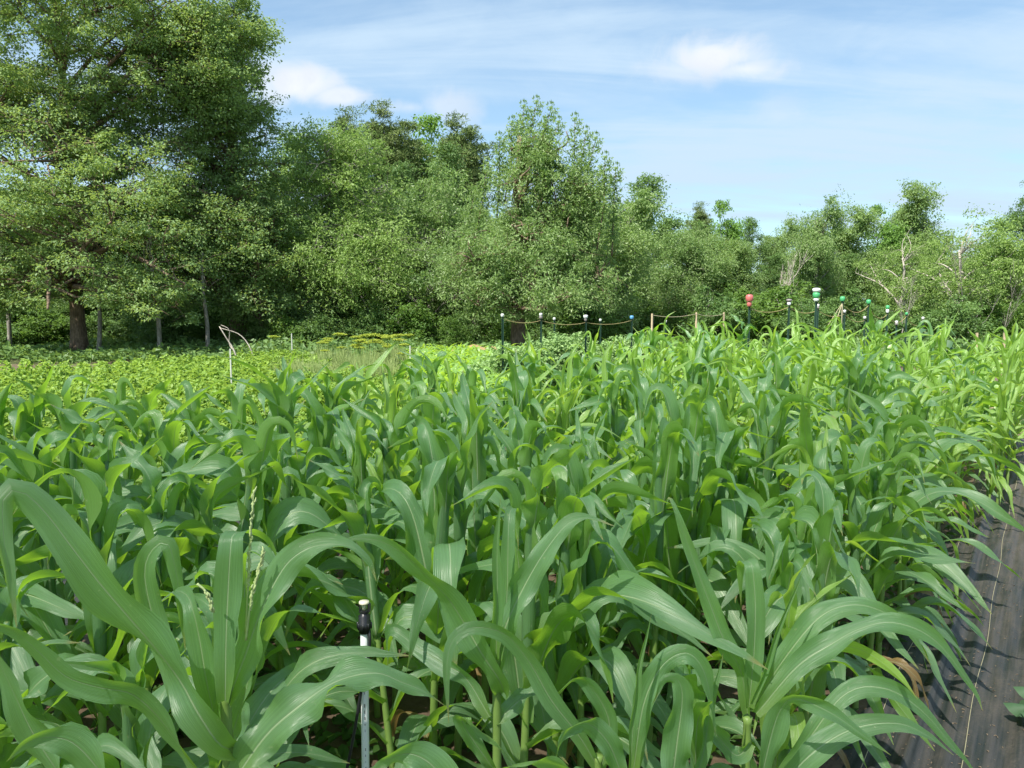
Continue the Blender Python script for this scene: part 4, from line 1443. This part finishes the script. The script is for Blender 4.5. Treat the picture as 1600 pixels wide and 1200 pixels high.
h4 = hero_plant(1000, 1210, 1.85, 'corn plant at the bottom centre with a rolled spear leaf and a leaf arching right')
L(h4, [(990, 1200), (1006, 1100), (1035, 1040), (1072, 1020), (1098, 1045), (1112, 1100), (1118, 1150)], 1.85, 1.85, 50, roll=(0, 0.2, 0.3, 0.2), seed=40, up=0.4)
L(h4, [(985, 1200), (992, 1100), (1004, 1020), (1018, 958)], 1.8, 1.8, 26, seed=41, cup1=0.95, ruf=0.02, up=0.2)
L(h4, [(1045, 1260), (1058, 1160), (1066, 1090), (1058, 1062), (1036, 1065), (1020, 1100)], 1.8, 1.78, 66, roll=(0, 0, 0.1, 0), seed=42, up=0.4, cup1=0.2)
L(h4, [(1075, 1250), (1098, 1180), (1110, 1110), (1130, 1020)], 1.85, 1.9, 32, seed=43, cup1=0.7, ruf=0.03)
L(h4, [(975, 1220), (950, 1160), (915, 1130), (880, 1150), (865, 1200)], 1.8, 1.7, 50, roll=0.3, seed=44, up=0.9)

h5 = hero_plant(1195, 1230, 1.75, 'corn plant cut by the bottom edge with leaves bending right over the black fabric')
L(h5, [(1180, 1260), (1205, 1150), (1222, 1105), (1246, 1092), (1300, 1115), (1350, 1150), (1392, 1180)], 1.75, 1.7, 52, roll=(-0.5, -0.4, 0.3, 0.5), seed=50, up=0.5)
L(h5, [(1200, 1260), (1260, 1185), (1330, 1140), (1400, 1130), (1450, 1150), (1490, 1180)], 1.8, 1.8, 56, roll=(0, 0.2, 0.3), seed=51, up=0.8, ruf=0.10)
L(h5, [(1200, 1240), (1260, 1160), (1320, 1085), (1380, 1075), (1440, 1110), (1500, 1180), (1540, 1230)], 1.9, 1.9, 46, roll=(0, 0.2, 0.3), seed=52, up=0.8)

h6 = hero_plant(640, 1290, 1.15, 'corn plant at the bottom edge, broad rounded leaf backs right of the white pipe')
L(h6, [(720, 1300), (690, 1215), (650, 1180), (610, 1185), (570, 1220)], 1.12, 1.1, 84, roll=0.2, seed=60, up=1.4)
L(h6, [(860, 1300), (900, 1215), (850, 1190), (790, 1200), (740, 1240)], 1.25, 1.2, 66, roll=0.2, seed=61, up=1.4)

hero_xy = [(o.location.x, o.location.y) for o in (h1, h1b, h2, h2b, h3, h4, h5, h6)]

ROWS = [-0.70, -1.30, -1.90, -2.50, -3.10, -3.70, -0.36, -4.25]
LBN = ['in the row touching the fabric path', 'in the second row from the fabric path', 'in the third row from the fabric path',
       'in the fourth row from the fabric path', 'in the fifth row from the fabric path', 'in the sixth row, one in from the bean side', 'leaning over the far part of the fabric path',
       'in the outermost row facing the bean bed']
ORD = 'nearest second third fourth fifth sixth seventh eighth ninth tenth eleventh twelfth'.split()
rc = random.Random(12)
count = 0
for ri, q in enumerate(ROWS):
    a = max(0.39 * abs(q) - 0.55, 0.75 if ri else 1.5)
    nth = 0
    if ri == 6:
        a = 8.2
    while a < 12.2:
        aa_ = a + rc.uniform(-0.05, 0.05)
        qq_ = q + rc.uniform(-0.07, 0.07)
        x, y = field(aa_, qq_)
        a += 0.20 if y < 4.5 else (0.25 if y < 7 else 0.34)
        # keep the space of the hero plants, the sprinkler and the lens free
        if math.hypot(x, y) < 1.25 or y < 0.9:
            continue
        if any(math.hypot(x - hx, y - hy) < 0.17 for hx, hy in hero_xy):
            continue
        if y < 2.35 and abs(x / y + 0.196) < 0.085:
            continue
        if math.hypot(x + 0.46, y - 2.3) < 0.30:
            continue
        # nothing between the lens and the front plants
        if y < 1.2:
            continue
        zone = 'near' if y < 4 else ('middle' if y < 7.5 else 'far')
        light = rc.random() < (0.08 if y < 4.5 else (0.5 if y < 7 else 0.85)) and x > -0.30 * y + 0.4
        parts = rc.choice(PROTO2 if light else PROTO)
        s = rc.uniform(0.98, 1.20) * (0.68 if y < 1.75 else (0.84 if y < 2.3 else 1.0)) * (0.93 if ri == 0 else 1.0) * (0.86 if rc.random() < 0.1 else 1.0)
        if y > 2.6:
            s *= 1.06
        if y > 7:
            s *= 1.0 + 0.035 * min(y - 7, 4)
        lb = 'corn plant %s, %s' % (LBN[ri], {'near': 'near end', 'middle': 'middle stretch', 'far': 'far end'}[zone])
        gp = 'corn plants %s, %s' % (LBN[ri], zone)
        if zone == 'near' and nth < 12:
            lb = '%s corn plant from the camera %s' % (ORD[nth], LBN[ri])
        nth += 1
        place_corn(parts, x, y, rc.uniform(0, 6.28), s, lb, gp, (rc.gauss(0, 0.05), rc.gauss(0, 0.05)))
        count += 1
print('corn plants', count)

# far patch of the same crop beyond the fabric, too far to tell plants apart
acc = Acc()
r = np.random.default_rng(77)
for i in range(420):
    px = r.uniform(645, 830)
    D = r.uniform(10.5, 22)
    a_, q_ = to_field(*W(px, 500, D).xy)
    if q_ > -5.2:
        continue
    p = B(px, D)
    for j in range(6):
        P, N0, roll = auto_leaf(int(r.integers(1e6)), (p[0], p[1], r.uniform(0.3, 0.62)), r.uniform(0, 6.28), R(r.uniform(55, 82)), R(r.uniform(-60, 20)), r.uniform(0.4, 0.65), 0.06, 0.5, 5, n=8)
        blade(acc, P, N0, 0.065, roll, seed=i * 9 + j, cols=3, ruf=0.05)
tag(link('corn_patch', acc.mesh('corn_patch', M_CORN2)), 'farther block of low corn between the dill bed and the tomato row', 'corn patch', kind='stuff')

# weeds on the soil between the stalks
acc = Acc()
r = np.random.default_rng(99)
for i in range(900):
    a_ = r.uniform(0.6, 7.5)
    q_ = r.uniform(-4.5, -0.6)
    x, y = field(a_, q_)
    n = int(r.integers(6, 14))
    hgt = r.uniform(0.04, 0.22)
    th = r.uniform(0, 6.28, n)
    p = np.stack([x + np.cos(th) * 0.03, y + np.sin(th) * 0.03, 0.03 + hgt * r.random(n)], 1)
    d = np.stack([np.cos(th), np.sin(th), r.uniform(-0.1, 0.5, n)], 1)
    nr_ = norm(np.array([0, 0, 1.0]) + r.normal(size=(n, 3)) * 0.3)
    leaf6(acc, p, d, nr_, r.uniform(0.05, 0.11, n), r.uniform(0.03, 0.06, n), r.random(n))
tag(link('weeds', acc.mesh('weeds', F_WEED)), 'low broad-leaved weeds on the soil between the corn stalks', 'weeds', kind='stuff')

# ------------------------------------------------------------------ sprinkler riser
p = W(568, 1050, 2.35)
top = W(567, 938, 2.35)
t = empty('sprinkler', (p.x, p.y, 0.0))
tag(t, 'white pipe standing in the corn with a black sprinkler head on top', 'sprinkler')
dx = top.x - p.x
H = top.z
acc = Acc()
zz3 = np.linspace(-0.05, H - 0.085, 10)
tube(acc, np.stack([zz3 * 0 - 0.004 + 0.01 * (zz3 / H), zz3 * 0, zz3], 1), 0.0125, 16)
pipe = link('pipe', acc.mesh('pipe', M_PVC), t)
# small printed marks along the pipe
acc = Acc()
rm = random.Random(2)
for k in range(26):
    z0 = 0.30 + k * 0.021
    if rm.random() < 0.25:
        continue
    box(acc, (0.004, -0.0128, z0), (0.0022 * rm.uniform(0.5, 1.4), 0.0006, 0.012 * rm.uniform(0.4, 1)))
link('printed_marks', acc.mesh('printed_marks', M_GREYP, False), pipe)
acc = Acc()
c0 = (0.006, 0, 0)
zb = H - 0.105
lathe(acc, c0, [(0.001, zb), (0.018, zb), (0.018, zb + 0.012), (0.0215, zb + 0.014), (0.0215, zb + 0.034), (0.018, zb + 0.036), (0.019, zb + 0.055), (0.013, zb + 0.058), (0.012, zb + 0.068), (0.001, zb + 0.068)], 18)
for k in range(8):
    a_ = k * PI / 4
    box(acc, (0.006 + 0.0215 * math.cos(a_), 0.0215 * math.sin(a_), zb + 0.024), (0.005, 0.004, 0.02), a_)
head = link('valve_body', acc.mesh('valve_body', M_BLACK), t)
acc = Acc()
zt = zb + 0.066
for sx in (-1, 1):
    box(acc, (0.006 + sx * 0.013, 0, zt + 0.014), (0.005, 0.010, 0.030))
box(acc, (0.006 + 0.017, 0.0, zt + 0.016), (0.006, 0.018, 0.022))
lathe(acc, c0, [(0.001, zt), (0.014, zt), (0.014, zt + 0.006), (0.001, zt + 0.006)], 14)
link('nozzle_cage', acc.mesh('nozzle_cage', M_BLACK, False), t)
acc = Acc()
lathe(acc, c0, [(0.001, zt + 0.008), (0.006, zt + 0.008), (0.008, zt + 0.022), (0.004, zt + 0.026), (0.001, zt + 0.026)], 14)
link('spinner', acc.mesh('spinner', simple_mat('clear_yellow_plastic', (0.55, 0.55, 0.36), 0.3, 0.1, 30)), t)
acc = Acc()
lathe(acc, c0, [(0.001, zt + 0.028), (0.0155, zt + 0.028), (0.0165, zt + 0.031), (0.0155, zt + 0.036), (0.001, zt + 0.037)], 18)
link('cap', acc.mesh('cap', simple_mat('cream_plastic', (0.72, 0.66, 0.48), 0.4, 0.06, 30)), t)
acc = Acc()
tube(acc, catmull(np.array([(0.022, -0.006, zb + 0.01), (0.022, -0.012, zb - 0.06), (0.0, -0.022, zb - 0.16), (-0.04, -0.03, zb - 0.38), (-0.14, -0.02, 0.05)]), 24), 0.005, 8)
link('hose', acc.mesh('hose', M_BLACK), t)

# fine litter and soil crumbs blown onto the fabric
r = np.random.default_rng(61)
acc = Acc()
n_ = 2600
a_ = r.uniform(1.2, 12, n_) ** 1.0
q_ = np.clip(-0.6 + np.abs(r.normal(size=n_)) * 0.55, -0.6, 1.3)
z_ = fab_z(a_[:, None], q_[:, None])[:, 0] + 0.003
p_ = np.stack([a_ * RA[0] + q_ * RQ[0], a_ * RA[1] + q_ * RQ[1], z_], 1)
leaf6(acc, p_, r.normal(size=(n_, 3)), norm(np.array([0, 0, 1.0]) + r.normal(size=(n_, 3)) * 0.15), r.uniform(0.004, 0.022, n_), r.uniform(0.002, 0.008, n_), r.random(n_))
tag(link('litter', acc.mesh('litter', simple_mat('dry_litter', (0.20, 0.15, 0.10), 0.95, 0.5, 30), False)), 'dry leaf crumbs and soil specks scattered on the black fabric', 'litter', kind='stuff')

# fallen scraps on the fabric
r = np.random.default_rng(6)
M_SCRAP = simple_mat('dry_scrap', (0.42, 0.30, 0.16), 0.9, 0.3, 30)
for i, (a_, q_, lb) in enumerate(((2.95, -0.50, 'pale dry leaf scrap on the fabric nearest the camera'), (3.9, -0.47, 'dry leaf scrap beside the string halfway along the path'),
                                  (4.6, -0.51, 'dry leaf scrap touching the string farther along the path'), (3.2, -0.17, 'reddish dry scrap on the middle of the black fabric'))):
    acc = Acc()
    x, y = field(a_, q_)
    z = float(fab_z(np.array([[a_]]), np.array([[q_]]))[0, 0]) + 0.006
    th = r.uniform(0, 6.28)
    P = np.stack([np.cos(th) * np.linspace(-.03, .03, 8), np.sin(th) * np.linspace(-.03, .03, 8), 0.006 * np.sin(np.linspace(0, 5, 8))], 1)
    blade(acc, P, np.tile([0, 0, 1.0], (8, 1)), 0.018, cup0=0.3, cup1=0.3, ruf=0.1, seed=i, cols=5)
    tag(link('dry_leaf', acc.mesh('dry_leaf', M_SCRAP), None, (x, y, z)), lb, 'dry leaf')

# ------------------------------------------------------------------ unseen cloud added out of view to shade the near corn
def shade_cloud_lump(acc, c, rad, seed, nu=28, nv=18):
    th = np.linspace(0, 2 * PI, nu, endpoint=False)
    ph = np.linspace(0.02, PI - 0.02, nv)
    TH_, PH = np.meshgrid(th, ph)
    d = np.stack([np.cos(TH_) * np.sin(PH), np.sin(TH_) * np.sin(PH), np.cos(PH)], -1).reshape(-1, 3)
    k = 1 + 0.22 * ico_noise(d, 3.0, seed) + 0.12 * ico_noise(d, 7.0, seed + 1)
    acc.add(np.array(c) + d * np.array(rad) * k[:, None], grid_faces(nv, nu, True))


m, h = new_mat('shade_cloud_white')
o_ = h.node('ShaderNodeOutputMaterial')
df_ = h.node('ShaderNodeBsdfDiffuse')
df_.inputs[0].default_value = (0.85, 0.85, 0.86, 1)
tp_ = h.node('ShaderNodeBsdfTransparent')
tp_.inputs[0].default_value = (0.92, 0.92, 0.92, 1)
mm_ = h.node('ShaderNodeMixShader')
mm_.inputs[0].default_value = 0.04
h.l.new(tp_.outputs[0], mm_.inputs[1])
h.l.new(df_.outputs[0], mm_.inputs[2])
h.l.new(mm_.outputs[0], o_.inputs[0])
acc = Acc()
ALT = 320.0
off = sv * (ALT / sv.z)
r = np.random.default_rng(15)
EDGE = 7.4
for i in range(30):
    x = -52 + (i % 10) * 11.5 + r.normal() * 2
    y = EDGE - 11 - (i // 10) * 15 + r.normal() * (0.9 if i < 10 else 3)
    shade_cloud_lump(acc, (x + off.x, y + off.y, ALT + r.uniform(0, 5)), (12, 11, 7), 40 + i)
tag(link('shade_cloud', acc.mesh('shade_cloud', m)), kind='structure')
